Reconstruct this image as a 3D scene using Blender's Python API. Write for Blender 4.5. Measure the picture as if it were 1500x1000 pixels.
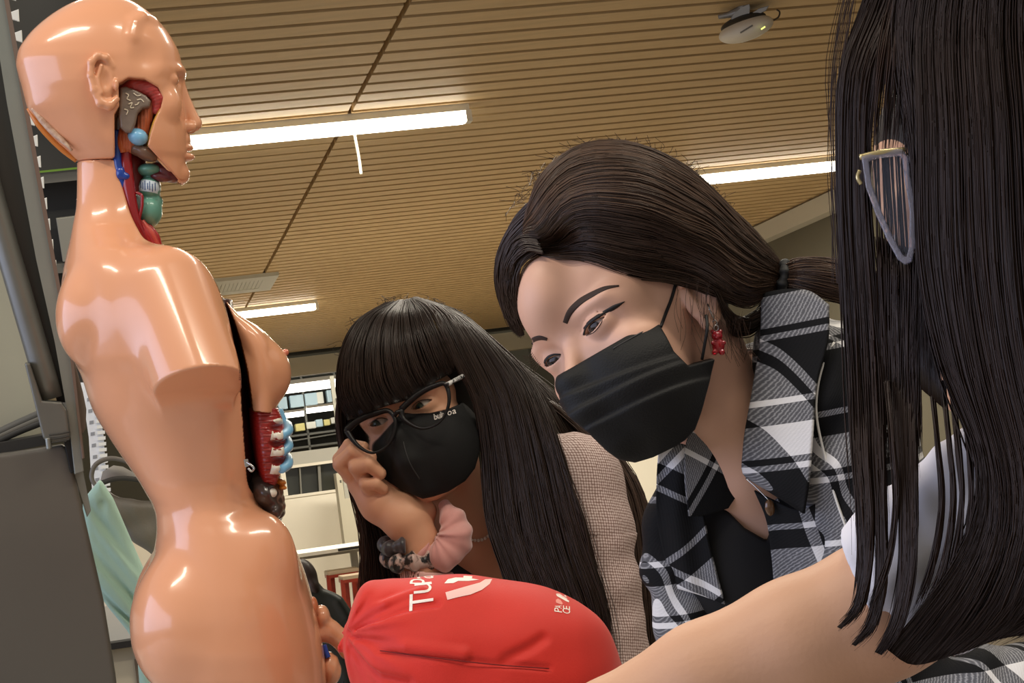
import bpy, bmesh, math, random
import numpy as np
from mathutils import Vector, Matrix

# ------------------------------------------------------------------ camera
for o in list(bpy.data.objects):
    bpy.data.objects.remove(o)
scene = bpy.context.scene
COL = scene.collection
FPX = 2708.0                       # focal length in pixels of a 1500 px wide frame (65 mm lens)
PITCH = math.radians(3.93)
ROLL = math.radians(7.7)
CAM = np.array([0.0, 0.0, 1.05])
_F = np.array([0, math.cos(PITCH), math.sin(PITCH)])
_r0 = np.array([1.0, 0, 0])
_u0 = np.array([0, -math.sin(PITCH), math.cos(PITCH)])
_R = math.cos(ROLL) * _r0 - math.sin(ROLL) * _u0
_U = math.sin(ROLL) * _r0 + math.cos(ROLL) * _u0
cd = bpy.data.cameras.new('camera')
cam = bpy.data.objects.new('camera', cd)
COL.objects.link(cam)
cd.sensor_width = 36.0
cd.lens = FPX / 1500.0 * 36.0
cd.clip_start = 0.05
cd.clip_end = 200
cam.matrix_world = Matrix(((_R[0], _U[0], -_F[0], CAM[0]), (_R[1], _U[1], -_F[1], CAM[1]),
                           (_R[2], _U[2], -_F[2], CAM[2]), (0, 0, 0, 1)))
scene.camera = cam

# ------------------------------------------------------------------ world, lights, exposure
wd = bpy.data.worlds.new('room_air')
scene.world = wd
wd.use_nodes = True
wd.node_tree.nodes['Background'].inputs[0].default_value = (1.0, 0.93, 0.82, 1)
wd.node_tree.nodes['Background'].inputs[1].default_value = 0.40
vs = scene.view_settings
vs.view_transform = 'Standard'
vs.look = 'None'
vs.exposure = 0.0
vs.gamma = 1.0
vs.use_curve_mapping = False

def area(name, loc, target, sx, sy, power, color):
    l = bpy.data.lights.new(name, 'AREA')
    l.shape = 'RECTANGLE'
    l.size, l.size_y = sx, sy
    l.energy = power
    l.color = color
    o = bpy.data.objects.new(name, l)
    COL.objects.link(o)
    o.location = loc
    d = Vector(target) - Vector(loc)
    o.rotation_euler = d.to_track_quat('-Z', 'Y').to_euler()
    return o

WARM = (1.0, 0.90, 0.74)
# fluorescent ceiling rows over the group (out of frame) and daylight from the window wall on the left
area('ceiling_lamp_light', (-0.9, 1.0, 2.85), (-0.6, 1.9, 1.0), 1.3, 0.12, 18, WARM)
area('ceiling_lamp_light', (0.9, 1.2, 2.85), (0.6, 2.0, 1.0), 1.3, 0.12, 21, WARM)
area('ceiling_lamp_light', (0.2, 3.6, 2.85), (0.2, 3.2, 0.9), 2.4, 0.12, 34, WARM)
area('window_light', (-3.3, -0.2, 1.75), (-0.3, -0.2, 1.75), 5.6, 1.8, 100, (0.62, 0.70, 1.0))
area('far_fill_light', (-1.5, 9.0, 2.8), (-1.5, 9.0, 0), 3.0, 0.3, 90, WARM)  # fill lights added to brighten the far hall and its white wall
area('far_fill_light', (0.0, 14.0, 2.8), (0.0, 14.0, 0), 4.0, 0.3, 200, WARM)
area('far_fill_light', (-2.5, 19.0, 2.8), (-2.5, 19.0, 0), 4.0, 0.3, 260, WARM)
# ------------------------------------------------------------------ helpers
def lin(c):
    c = np.array(c, float) / 255.0
    return tuple(np.where(c <= 0.04045, c / 12.92, ((c + 0.055) / 1.055) ** 2.4))

def rays(px, py):
    px = np.asarray(px, float); py = np.asarray(py, float)
    return _F + ((px - 750) / FPX)[..., None] * _R - ((py - 500) / FPX)[..., None] * _U

def W(px, py, d):
    return CAM + rays(np.array(px), np.array(py)) * d

class Frame:
    """local modelling frame: plane facing the ray through (px,py) at depth d; x right, y down, z away, in pixel units"""
    def __init__(s, px, py, d):
        ray = rays(np.array(px), np.array(py))
        L = np.linalg.norm(ray)
        s.o = CAM + ray * d
        s.n = ray / L
        r = _R - s.n * np.dot(_R, s.n)
        s.r = r / np.linalg.norm(r)
        s.u = np.cross(s.r, s.n)
        s.s = d * L / FPX
        s.d = d
    def w(s, P):
        P = np.asarray(P, float)
        ray = rays(P[..., 0], P[..., 1])
        t = np.dot(s.o - CAM, s.n) / (ray @ s.n)
        return CAM + ray * t[..., None] + s.n * (P[..., 2] * s.s)[..., None]

WO = {}
def rename(name):
    return name

def mesh_np(name, V, faces, smooth=True, uv=None, col=None):
    """faces: list of int arrays, each (n,k)"""
    me = bpy.data.meshes.new(name)
    V = np.asarray(V, np.float32)
    faces = [np.asarray(f, np.int32) for f in faces if len(f)]
    nl = sum(f.size for f in faces); nf = sum(len(f) for f in faces)
    me.vertices.add(len(V)); me.vertices.foreach_set('co', V.ravel())
    me.loops.add(nl); me.polygons.add(nf)
    lv = np.concatenate([f.ravel() for f in faces])
    tot = np.concatenate([np.full(len(f), f.shape[1], np.int32) for f in faces])
    st = np.concatenate([[0], np.cumsum(tot)[:-1]]).astype(np.int32)
    me.loops.foreach_set('vertex_index', lv)
    me.polygons.foreach_set('loop_start', st)
    me.polygons.foreach_set('loop_total', tot)
    me.polygons.foreach_set('use_smooth', np.full(nf, smooth))
    if uv is not None:
        l = me.uv_layers.new(name='UVMap')
        l.data.foreach_set('uv', np.asarray(uv, np.float32)[lv].ravel())
    if col is not None:
        a = me.attributes.new('Col', 'FLOAT_COLOR', 'POINT')
        c = np.ones((len(V), 4), np.float32); c[:, :3] = col
        a.data.foreach_set('color', c.ravel())
    me.update(calc_edges=True)
    me.validate()
    return me

def mk(name, me, mat, parent=None, label=None, cat=None, group=None, kind=None, recenter=True):
    o = bpy.data.objects.new(name, me)
    COL.objects.link(o)
    if mat is not None and me is not None:
        me.materials.clear(); me.materials.append(mat)
    c = np.zeros(3)
    if recenter and me is not None and len(me.vertices):
        co = np.empty(len(me.vertices) * 3, np.float32); me.vertices.foreach_get('co', co)
        co = co.reshape(-1, 3)
        lo, hi = co.min(0), co.max(0)
        c = np.array([(lo[0] + hi[0]) / 2, (lo[1] + hi[1]) / 2, lo[2]], float)
        me.vertices.foreach_set('co', (co - c).astype(np.float32).ravel()); me.update()
    WO[o.name] = c
    if parent is not None:
        o.parent = parent
        o.location = c - WO[parent.name]
    else:
        o.location = c
    tag(o, label, cat, group, kind)
    return o

def tag(o, label=None, cat=None, group=None, kind=None):
    if label: o['label'] = label
    if cat: o['category'] = cat
    if group: o['group'] = group
    if kind: o['kind'] = kind
    return o

def thing(name, loc, label, cat, group=None, kind=None):
    o = bpy.data.objects.new(name, None)
    o.empty_display_size = 0.05
    COL.objects.link(o)
    o.location = loc
    WO[o.name] = np.array(loc, float)
    return tag(o, label, cat, group, kind)

# ---------------- materials
MATS = {}
def mat(name, rgb, rough=0.5, spec=0.5, metal=0.0, coat=0.0, noise=0.0, nscale=20.0, bump=0.0, bscale=200.0,
        emit=0.0, trans=0.0, alpha=1.0, sheen=0.0, sss=0.0, attr=False, rgb2=None, ior=1.45, stretch=None):
    if name in MATS: return MATS[name]
    m = bpy.data.materials.new(name); m.use_nodes = True
    nt = m.node_tree; N = nt.nodes; Lk = nt.links
    b = N['Principled BSDF']
    c = lin(rgb)
    b.inputs['Base Color'].default_value = (*c, 1)
    b.inputs['Roughness'].default_value = rough
    b.inputs['Specular IOR Level'].default_value = spec
    b.inputs['Metallic'].default_value = metal
    b.inputs['Coat Weight'].default_value = coat
    b.inputs['Coat Roughness'].default_value = 0.07
    b.inputs['IOR'].default_value = ior
    b.inputs['Transmission Weight'].default_value = trans
    b.inputs['Alpha'].default_value = alpha
    b.inputs['Sheen Weight'].default_value = sheen
    if sss:
        b.inputs['Subsurface Weight'].default_value = sss
        b.inputs['Subsurface Radius'].default_value = (0.012, 0.005, 0.003)
        b.inputs['Subsurface Scale'].default_value = 0.6
    if emit:
        b.inputs['Emission Color'].default_value = (*c, 1)
        b.inputs['Emission Strength'].default_value = emit
    src = None
    if attr:
        a = N.new('ShaderNodeAttribute'); a.attribute_name = 'Col'
        src = a.outputs['Color']
    if noise or bump:
        tc = N.new('ShaderNodeTexCoord')
        vec = tc.outputs['Object']
        if stretch:
            mp = N.new('ShaderNodeMapping'); mp.inputs['Scale'].default_value = stretch
            Lk.new(vec, mp.inputs['Vector']); vec = mp.outputs['Vector']
    if noise:
        n = N.new('ShaderNodeTexNoise'); n.inputs['Scale'].default_value = nscale
        n.inputs['Detail'].default_value = 5
        Lk.new(vec, n.inputs['Vector'])
        mx = N.new('ShaderNodeMix'); mx.data_type = 'RGBA'
        Lk.new(n.outputs['Fac'], mx.inputs['Factor'])
        if rgb2 is not None:
            mx.inputs['A'].default_value = (*c, 1); mx.inputs['B'].default_value = (*lin(rgb2), 1)
            cr = N.new('ShaderNodeValToRGB')
            cr.color_ramp.elements[0].position = 0.5 - 0.5 * (1.01 - noise); cr.color_ramp.elements[1].position = 0.5 + 0.5 * (1.01 - noise)
            Lk.new(n.outputs['Fac'], cr.inputs['Fac']); Lk.new(cr.outputs['Color'], mx.inputs['Factor'])
            src = mx.outputs['Result']
        else:
            mr = N.new('ShaderNodeMapRange')
            mr.inputs['From Min'].default_value = 0.25; mr.inputs['From Max'].default_value = 0.75
            mr.inputs['To Min'].default_value = 1 - noise; mr.inputs['To Max'].default_value = 1 + noise
            Lk.new(n.outputs['Fac'], mr.inputs['Value'])
            vm = N.new('ShaderNodeVectorMath'); vm.operation = 'SCALE'
            if src is not None: Lk.new(src, vm.inputs[0])
            else: vm.inputs[0].default_value = c
            Lk.new(mr.outputs['Result'], vm.inputs['Scale'])
            src = vm.outputs['Vector']
    if src is not None:
        Lk.new(src, b.inputs['Base Color'])
    if bump:
        n2 = N.new('ShaderNodeTexNoise'); n2.inputs['Scale'].default_value = bscale; n2.inputs['Detail'].default_value = 3
        Lk.new(vec, n2.inputs['Vector'])
        bp = N.new('ShaderNodeBump'); bp.inputs['Strength'].default_value = bump; bp.inputs['Distance'].default_value = 0.002
        Lk.new(n2.outputs['Fac'], bp.inputs['Height']); Lk.new(bp.outputs['Normal'], b.inputs['Normal'])
    MATS[name] = m
    return m

# ---------------- interpolation
def cr_path(pts, n):
    """Catmull-Rom resample of control points (k,dim) to n samples, chord-length parameter"""
    P = np.asarray(pts, float)
    if len(P) == 2:
        t = np.linspace(0, 1, n)[:, None]
        return P[0] * (1 - t) + P[1] * t
    d = np.linalg.norm(np.diff(P, axis=0), axis=1)
    d = np.maximum(d, 1e-6)
    T = np.concatenate([[0], np.cumsum(d)])
    M = np.empty_like(P)
    M[1:-1] = ((P[2:] - P[1:-1]) / d[1:, None] * d[:-1, None] + (P[1:-1] - P[:-2]) / d[:-1, None] * d[1:, None]) / (d[1:] + d[:-1])[:, None]
    M[0] = (P[1] - P[0]) / d[0]; M[-1] = (P[-1] - P[-2]) / d[-1]
    t = np.linspace(0, T[-1], n)
    i = np.clip(np.searchsorted(T, t, side='right') - 1, 0, len(P) - 2)
    h = d[i]; u = ((t - T[i]) / h)[:, None]; h = h[:, None]
    return ((2 * u**3 - 3 * u**2 + 1) * P[i] + (u**3 - 2 * u**2 + u) * h * M[i] + (-2 * u**3 + 3 * u**2) * P[i + 1] + (u**3 - u**2) * h * M[i + 1])

class Tab:
    """smooth 1-D tables: rows of (key, v1, v2, ...)"""
    def __init__(s, rows):
        rows = np.asarray(rows, float)
        x = rows[:, 0]
        s.x = np.linspace(x[0], x[-1], 900)
        s.c = []
        for k in range(1, rows.shape[1]):
            y = rows[:, k]; h = np.diff(x); dl = np.diff(y) / h
            m = np.zeros_like(y)
            for i in range(1, len(y) - 1):       # PCHIP slopes
                if dl[i - 1] * dl[i] > 0:
                    w1 = 2 * h[i] + h[i - 1]; w2 = h[i] + 2 * h[i - 1]
                    m[i] = (w1 + w2) / (w1 / dl[i - 1] + w2 / dl[i])
            m[0] = dl[0]; m[-1] = dl[-1]
            i = np.clip(np.searchsorted(x, s.x, side='right') - 1, 0, len(x) - 2)
            u = (s.x - x[i]) / h[i]; hh = h[i]
            s.c.append(((2*u**3-3*u**2+1)*y[i] + (u**3-2*u**2+u)*hh*m[i] + (-2*u**3+3*u**2)*y[i+1] + (u**3-u**2)*hh*m[i+1]).astype(np.float32))
    def __call__(s, v):
        return [np.interp(v, s.x, c).astype(np.float32) for c in s.c]

# ---------------- implicit shapes (pixel-unit frames)
def smin(a, b, k):
    h = np.clip(0.5 + 0.5 * (b - a) / k, 0, 1)
    return b * (1 - h) + a * h - k * h * (1 - h)
def smax(a, b, k):
    return -smin(-a, -b, k)
def rotm(rx=0, ry=0, rz=0):
    rx, ry, rz = map(math.radians, (rx, ry, rz))
    cx, sx, cy, sy, cz, sz = math.cos(rx), math.sin(rx), math.cos(ry), math.sin(ry), math.cos(rz), math.sin(rz)
    return np.array([[cz, -sz, 0], [sz, cz, 0], [0, 0, 1]]) @ np.array([[1, 0, 0], [0, cx, -sx], [0, sx, cx]]) @ np.array([[cy, 0, sy], [0, 1, 0], [-sy, 0, cy]])
def ell(P, c, r, rot=None):
    q = P - np.asarray(c, np.float32)
    if rot is not None: q = q @ rot.astype(np.float32)
    r = np.asarray(r, np.float32)
    k0 = np.sqrt(((q / r) ** 2).sum(1)); k1 = np.sqrt(((q / r**2) ** 2).sum(1)) + 1e-9
    return k0 * (k0 - 1) / k1
def cap(P, a, b, ra, rb):
    a = np.asarray(a, np.float32); b = np.asarray(b, np.float32)
    ab = b - a; q = P - a
    t = np.clip((q @ ab) / max(float(ab @ ab), 1e-9), 0, 1)
    return np.sqrt(((q - t[:, None] * ab) ** 2).sum(1)) - (ra + (rb - ra) * t)
def chain(P, pts, k=0.0):
    """pts: (x,y,z,r) list"""
    d = None
    for p, q in zip(pts[:-1], pts[1:]):
        e = cap(P, p[:3], q[:3], p[3], q[3])
        d = e if d is None else (smin(d, e, k) if k else np.minimum(d, e))
    return d
def loft(P, tab, axis=1, p=2.2):
    """tab(key)-> lo, hi (in x for axis=1; in y for axis=0), half width in z"""
    key = P[:, axis]; other = P[:, 1 - axis]
    lo, hi, hw = tab(key)
    a = np.maximum((hi - lo) / 2, 1.0); hw = np.maximum(hw, 1.0)
    q = (np.abs((other - (lo + hi) / 2) / a) ** p + np.abs(P[:, 2] / hw) ** p) ** (1 / p)
    d = (q - 1) * np.minimum(a, hw) * 0.9
    return np.maximum(d, np.maximum(tab.x[0] - key, key - tab.x[-1]))
def poly2(P, pts):
    """signed distance to a polygon in xy (negative inside)"""
    V = np.asarray(pts, np.float32); x, y = P[:, 0], P[:, 1]
    d = np.full(len(P), 1e18, np.float32); s = np.ones(len(P), np.float32)
    j = len(V) - 1
    for i in range(len(V)):
        ex, ey = V[j] - V[i]; wx, wy = x - V[i, 0], y - V[i, 1]
        t = np.clip((wx * ex + wy * ey) / (ex * ex + ey * ey + 1e-9), 0, 1)
        d = np.minimum(d, (wx - ex * t) ** 2 + (wy - ey * t) ** 2)
        c1 = y >= V[i, 1]; c2 = y < V[j, 1]; c3 = ex * wy > ey * wx
        fl = (c1 & c2 & c3) | (~c1 & ~c2 & ~c3)
        s[fl] *= -1
        j = i
    return s * np.sqrt(d)

def boxed(P, lo, hi, f, m=24.0):
    """evaluate f only inside a box; outside return a safe lower bound"""
    lo = np.float32(lo); hi = np.float32(hi)
    q = np.maximum(np.maximum(lo - P, P - hi), 0)
    out = np.sqrt((q ** 2).sum(1)) + np.float32(m)
    k = ((P >= lo) & (P <= hi)).all(1)
    if k.any(): out[k] = f(P[k])
    return out

def surfnet(f, lo, hi, h, co=4):
    lo = np.asarray(lo, float); hi = np.asarray(hi, float)
    nc = np.ceil((hi - lo) / (h * co)).astype(int)
    n = nc * co + 1
    ax = [(lo[i] + h * np.arange(n[i])).astype(np.float32) for i in range(3)]
    cx = [a[::co] for a in ax]
    G = np.stack(np.meshgrid(*cx, indexing='ij'), -1).reshape(-1, 3)
    C = np.concatenate([f(G[i:i + 400000]) for i in range(0, len(G), 400000)]).reshape(nc + 1)
    mn = None
    for a in (0, 1):
        for b in (0, 1):
            for c in (0, 1):
                s = C[a:nc[0] + a, b:nc[1] + b, c:nc[2] + c]
                mn = np.abs(s) if mn is None else np.minimum(mn, np.abs(s))
                lo_ = s < 0 if a + b + c == 0 else lo_ | (s < 0)
                hi_ = s >= 0 if a + b + c == 0 else hi_ | (s >= 0)
    act = (mn < h * co * 1.0) | (lo_ & hi_)
    V = np.repeat(np.repeat(np.repeat(C, co, 0), co, 1), co, 2)[:n[0], :n[1], :n[2]].copy()
    A = np.zeros(n, bool)
    up = np.repeat(np.repeat(np.repeat(act, co, 0), co, 1), co, 2)
    for a in (0, 1):
        for b in (0, 1):
            for c in (0, 1):
                A[a:n[0] - 1 + a, b:n[1] - 1 + b, c:n[2] - 1 + c] |= up
    idx = np.argwhere(A)
    pts = np.stack([ax[i][idx[:, i]] for i in range(3)], 1)
    val = np.concatenate([f(pts[i:i + 400000]) for i in range(0, len(pts), 400000)])
    V[A] = val
    ins = V < 0
    m = n - 1
    cnt = np.zeros(m, np.uint8)
    for a in (0, 1):
        for b in (0, 1):
            for c in (0, 1):
                cnt += ins[a:m[0] + a, b:m[1] + b, c:m[2] + c]
    mix = (cnt > 0) & (cnt < 8)
    cid = np.full(m, -1, np.int32)
    ci = np.argwhere(mix); cid[mix] = np.arange(len(ci))
    acc = np.zeros((len(ci), 3)); num = np.zeros(len(ci))
    corners = [(a, b, c) for a in (0, 1) for b in (0, 1) for c in (0, 1)]
    for p in corners:
        for d in range(3):
            if p[d]: continue
            q = list(p); q[d] = 1
            va = V[ci[:, 0] + p[0], ci[:, 1] + p[1], ci[:, 2] + p[2]].astype(float)
            vb = V[ci[:, 0] + q[0], ci[:, 1] + q[1], ci[:, 2] + q[2]].astype(float)
            ch = (va < 0) != (vb < 0)
            t = np.where(ch, va / np.where(ch, va - vb, 1), 0)
            e = np.array(p, float)[None].repeat(len(ci), 0); e[:, d] += t
            acc[ch] += e[ch]; num[ch] += 1
    Vt = lo + h * (ci + acc / num[:, None])
    Q = []
    for d in range(3):
        e = (d + 1) % 3; g = (d + 2) % 3
        sl0 = [slice(None)] * 3; sl1 = [slice(None)] * 3
        sl0[d] = slice(0, -1); sl1[d] = slice(1, None)
        ch = ins[tuple(sl0)] != ins[tuple(sl1)]
        k = np.argwhere(ch)
        k = k[(k[:, e] > 0) & (k[:, g] > 0) & (k[:, e] < m[e]) & (k[:, g] < m[g])]
        def cell(de, dg):
            kk = k.copy(); kk[:, e] -= de; kk[:, g] -= dg
            return cid[kk[:, 0], kk[:, 1], kk[:, 2]]
        q = np.stack([cell(1, 1), cell(0, 1), cell(0, 0), cell(1, 0)], 1)
        fl = ~ins[k[:, 0], k[:, 1], k[:, 2]]
        q[fl] = q[fl][:, ::-1]
        Q.append(q)
    Q = np.concatenate(Q)
    return Vt, Q[(Q >= 0).all(1)]

def sdf_obj(name, F, f, lo, hi, h, material, parent=None, colf=None, uvf=None, relax=1, **kw):
    V, Q = surfnet(f, lo, hi, h)
    for _ in range(relax):                     # pull vertices back onto the surface for smooth shading
        P = V.astype(np.float32); e = 0.35 * h
        d0 = f(P)
        g = np.stack([f(P + np.float32([e, 0, 0])) - d0, f(P + np.float32([0, e, 0])) - d0, f(P + np.float32([0, 0, e])) - d0], 1) / e
        g2 = (g ** 2).sum(1) + 1e-6
        V = V - np.clip(d0 / g2, -0.5 * h, 0.5 * h)[:, None] * g
    col = colf(V) if colf else None
    uv = uvf(V) if uvf else None
    Wv = F.w(V)
    # frame (right, down, away) is right-handed like the grid, so winding is kept
    return mk(name, mesh_np(name, Wv, [Q], uv=uv, col=col), material, parent, **kw)

def front_z(f, xy, z0, z1, steps=48):
    """first hit along +z of the implicit surface at pixel positions xy"""
    xy = np.asarray(xy, np.float32)
    zs = np.linspace(z0, z1, steps).astype(np.float32)
    best = np.full(len(xy), z1, np.float32); done = np.zeros(len(xy), bool)
    prev = f(np.column_stack([xy, np.full(len(xy), z0)]).astype(np.float32))
    for a, b in zip(zs[:-1], zs[1:]):
        v = f(np.column_stack([xy, np.full(len(xy), b)]).astype(np.float32))
        hit = (~done) & (v < 0) & (prev >= 0)
        if hit.any():
            t = prev[hit] / (prev[hit] - v[hit] + 1e-9)
            best[hit] = a + t * (b - a); done |= hit
        prev = v
    return best

# ---------------- strands and tubes
def tube_arrays(paths, rad, sides=3, ref=(0, 0, 1)):
    """paths (n,m,3), rad (n,m) -> verts, quads"""
    n, m, _ = paths.shape
    T = np.gradient(paths, axis=1); T /= np.linalg.norm(T, axis=2, keepdims=True) + 1e-9
    ref = np.asarray(ref, float)
    A = np.cross(T, ref); A /= np.linalg.norm(A, axis=2, keepdims=True) + 1e-9
    B = np.cross(T, A)
    ang = np.arange(sides) * 2 * np.pi / sides
    V = paths[:, :, None, :] + rad[:, :, None, None] * (np.cos(ang)[None, None, :, None] * A[:, :, None] + np.sin(ang)[None, None, :, None] * B[:, :, None])
    i = np.arange(n)[:, None, None] * m * sides + np.arange(m - 1)[None, :, None] * sides
    s = np.arange(sides)[None, None, :]; s2 = (s + 1) % sides
    Q = np.stack([i + s, i + s2, i + sides + s2, i + sides + s], -1).reshape(-1, 4)
    return V.reshape(-1, 3), Q

def tube_obj(name, F, pts, r, material, parent=None, sides=8, n=None, closed=False, **kw):
    P = np.asarray(pts, float)
    if closed: P = np.vstack([P, P[:1]])
    n = n or max(8, 6 * len(P))
    C = cr_path(P, n)
    Wp = F.w(C) if F is not None else C
    s = F.s if F is not None else 1.0
    rr = (np.full(n, r) if np.isscalar(r) else np.interp(np.linspace(0, 1, n), np.linspace(0, 1, len(r)), r)) * s
    ref = (F.n if F is not None else np.array([0.31, 0.2, 0.93]))
    T = Wp[-1] - Wp[0]; T = T / (np.linalg.norm(T) + 1e-9)
    if abs(T @ ref) > 0.9: ref = np.array([ref[2], ref[0], ref[1]])
    V, Q = tube_arrays(Wp[None], rr[None], sides, ref)
    V = np.vstack([V, Wp[0], Wp[-1]]); k = len(V) - 2
    a = np.arange(sides); b = (a + 1) % sides
    T3 = np.vstack([np.stack([np.full(sides, k), b, a], 1), np.stack([np.full(sides, k + 1), (n - 1) * sides + a, (n - 1) * sides + b], 1)])
    me = mesh_np(name, V, [Q, T3])
    return mk(name, me, material, parent, **kw)

def guides_eval(guides, U, m):
    """guides: list of control polylines -> array (len(U), m, 3) interpolated across"""
    G = np.stack([cr_path(g, m) for g in guides])
    k = len(G)
    if k == 1: return np.repeat(G, len(U), 0)
    fine = np.stack([cr_path(G[:, j], 65) for j in range(m)], 1)     # (65,m,3)
    x = np.clip(U, 0, 1) * 64
    i = np.clip(x.astype(int), 0, 63); t = (x - i)[:, None, None]
    return fine[i] * (1 - t) + fine[i + 1] * t

class Hair:
    """collects strands (and an under-layer) into one mesh"""
    def __init__(s, F, seed):
        s.F = F; s.rng = np.random.default_rng(seed); s.V = []; s.Q = []; s.T = []; s.C = []; s.n = 0
    def add(s, V, Q, col):
        s.V.append(s.F.w(V)); s.Q.append(Q + s.n); s.C.append(col); s.n += len(V)
    def lock(s, guides, n, r=1.1, m=18, jz=(0, 6), jl=2.0, ends=(0.9, 1.0), wav=1.5, base=None, clump=0, tint=(0.7, 1.3), pinch=0.0):
        rng = s.rng
        U = rng.random(n)
        if clump:
            cU = rng.random(clump); w = rng.uniform(0.3, 0.85, clump)
            ci = rng.integers(0, clump, n)
            U = np.where(rng.random(n) < 0.8, cU[ci] + (U - 0.5) * 0.9 / clump * w[ci], U)
        P = guides_eval(guides, U, m)
        t = np.linspace(0, 1, m)
        ph = rng.random((n, 3)) * 6.28; fr = rng.uniform(1.0, 3.0, (n, 3))
        for a in range(2):
            P[:, :, a] += wav * np.sin(ph[:, a:a + 1] + fr[:, a:a + 1] * t * 6.28) * (0.25 + t)
            P[:, :, a] += (rng.normal(size=n) * jl)[:, None] * (0.4 + 0.6 * t)
        P[:, :, 2] += rng.uniform(jz[0], jz[1], n)[:, None]
        e = rng.uniform(ends[0], ends[1], n)
        # shorten: re-sample each strand on [0,e]
        x = e[:, None] * t[None] * (m - 1)
        i = np.clip(x.astype(int), 0, m - 2); f = (x - i)[..., None]
        idx = np.arange(n)[:, None]
        P = P[idx, i] * (1 - f) + P[idx, i + 1] * f
        R = r * rng.uniform(0.6, 1.3, n)[:, None] * np.clip((1 - t[None]) / 0.15, 0.12, 1) * np.ones((n, m))
        V, Q = tube_arrays(P, R, 3)
        tn = rng.uniform(tint[0], tint[1], n)
        col = np.repeat(tn, m * 3)[:, None] * np.ones(3)
        s.add(V, Q, col)
        if base is not None:
            gu = np.linspace(0, 1, 24)
            B = guides_eval(guides, gu, m).copy(); B[:, :, 2] += base
            k = 24
            top = B.reshape(-1, 3); bot = top.copy(); bot[:, 2] += 5
            ii = (np.arange(k - 1)[:, None] * m + np.arange(m - 1)[None]).ravel()
            q1 = np.stack([ii, ii + 1, ii + m + 1, ii + m], 1)
            q2 = q1[:, ::-1] + len(top)
            edge = np.concatenate([np.arange(m), np.arange(1, k) * m + m - 1, (k - 1) * m + np.arange(m - 2, -1, -1), np.arange(k - 2, 0, -1) * m])
            e2 = np.roll(edge, -1)
            q3 = np.stack([edge, e2, e2 + len(top), edge + len(top)], 1)
            s.add(np.vstack([top, bot]), np.vstack([q1, q2, q3]), np.full((2 * len(top), 3), 0.6))
    def fly(s, pts, r=0.5, m=14):
        P = cr_path(pts, m)[None]
        V, Q = tube_arrays(P, np.full((1, m), r), 3)
        s.add(V, Q, np.full((len(V), 3), 1.4))
    def obj(s, name, material, parent, **kw):
        return mk(name, mesh_np(name, np.vstack(s.V), [np.vstack(s.Q)], col=np.vstack(s.C)), material, parent, **kw)

def hair_mat(name, rgb, rough=0.32):
    m = mat(name, rgb, rough=rough, spec=0.35, attr=True)
    nt = m.node_tree; N = nt.nodes; L = nt.links; b = N['Principled BSDF']
    a = [x for x in N if x.type == 'ATTRIBUTE'][0]
    vm = N.new('ShaderNodeVectorMath'); vm.operation = 'MULTIPLY'; vm.inputs[1].default_value = lin(rgb)
    L.new(a.outputs['Color'], vm.inputs[0]); L.new(vm.outputs['Vector'], b.inputs['Base Color'])
    return m

# ---------------- plain solids
def box_mesh(name, c, ax, ay, az, sx, sy, sz, bev=0.0):
    bm = bmesh.new(); bmesh.ops.create_cube(bm, size=1)
    if bev:
        for v in bm.verts: v.co = Vector((v.co.x * sx, v.co.y * sy, v.co.z * sz))
        bmesh.ops.bevel(bm, geom=bm.edges[:], offset=bev, segments=2, affect='EDGES', profile=0.5)
        for v in bm.verts: v.co = Vector((v.co.x / sx, v.co.y / sy, v.co.z / sz))
    M = np.column_stack([np.asarray(ax) * sx, np.asarray(ay) * sy, np.asarray(az) * sz])
    for v in bm.verts: v.co = Vector(M @ np.array(v.co) + np.asarray(c))
    me = bpy.data.meshes.new(name)
    bmesh.ops.recalc_face_normals(bm, faces=bm.faces[:])
    bm.to_mesh(me); bm.free()
    return me

def prism_mesh(name, F, pts, z0, z1, bev=0.0, zf=None):
    """polygon (px) extruded from z0 to z1 in a frame"""
    bm = bmesh.new()
    P = np.array([(x, y, 0) for x, y in pts], float)
    A = P.copy(); A[:, 2] = z0 if zf is None else zf(P) + z0
    B = P.copy(); B[:, 2] = z1 if zf is None else zf(P) + z1
    va = [bm.verts.new(F.w(p)) for p in A]; vb = [bm.verts.new(F.w(p)) for p in B]
    bm.faces.new(va); bm.faces.new(vb[::-1])
    for i in range(len(va)):
        j = (i + 1) % len(va)
        bm.faces.new((va[j], va[i], vb[i], vb[j]))
    if bev:
        bmesh.ops.bevel(bm, geom=bm.edges[:], offset=bev * F.s, segments=2, affect='EDGES', profile=0.5)
    bmesh.ops.recalc_face_normals(bm, faces=bm.faces[:])
    bmesh.ops.triangulate(bm, faces=[f for f in bm.faces if len(f.verts) > 4])
    me = bpy.data.meshes.new(name); bm.to_mesh(me); bm.free()
    return me

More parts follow.
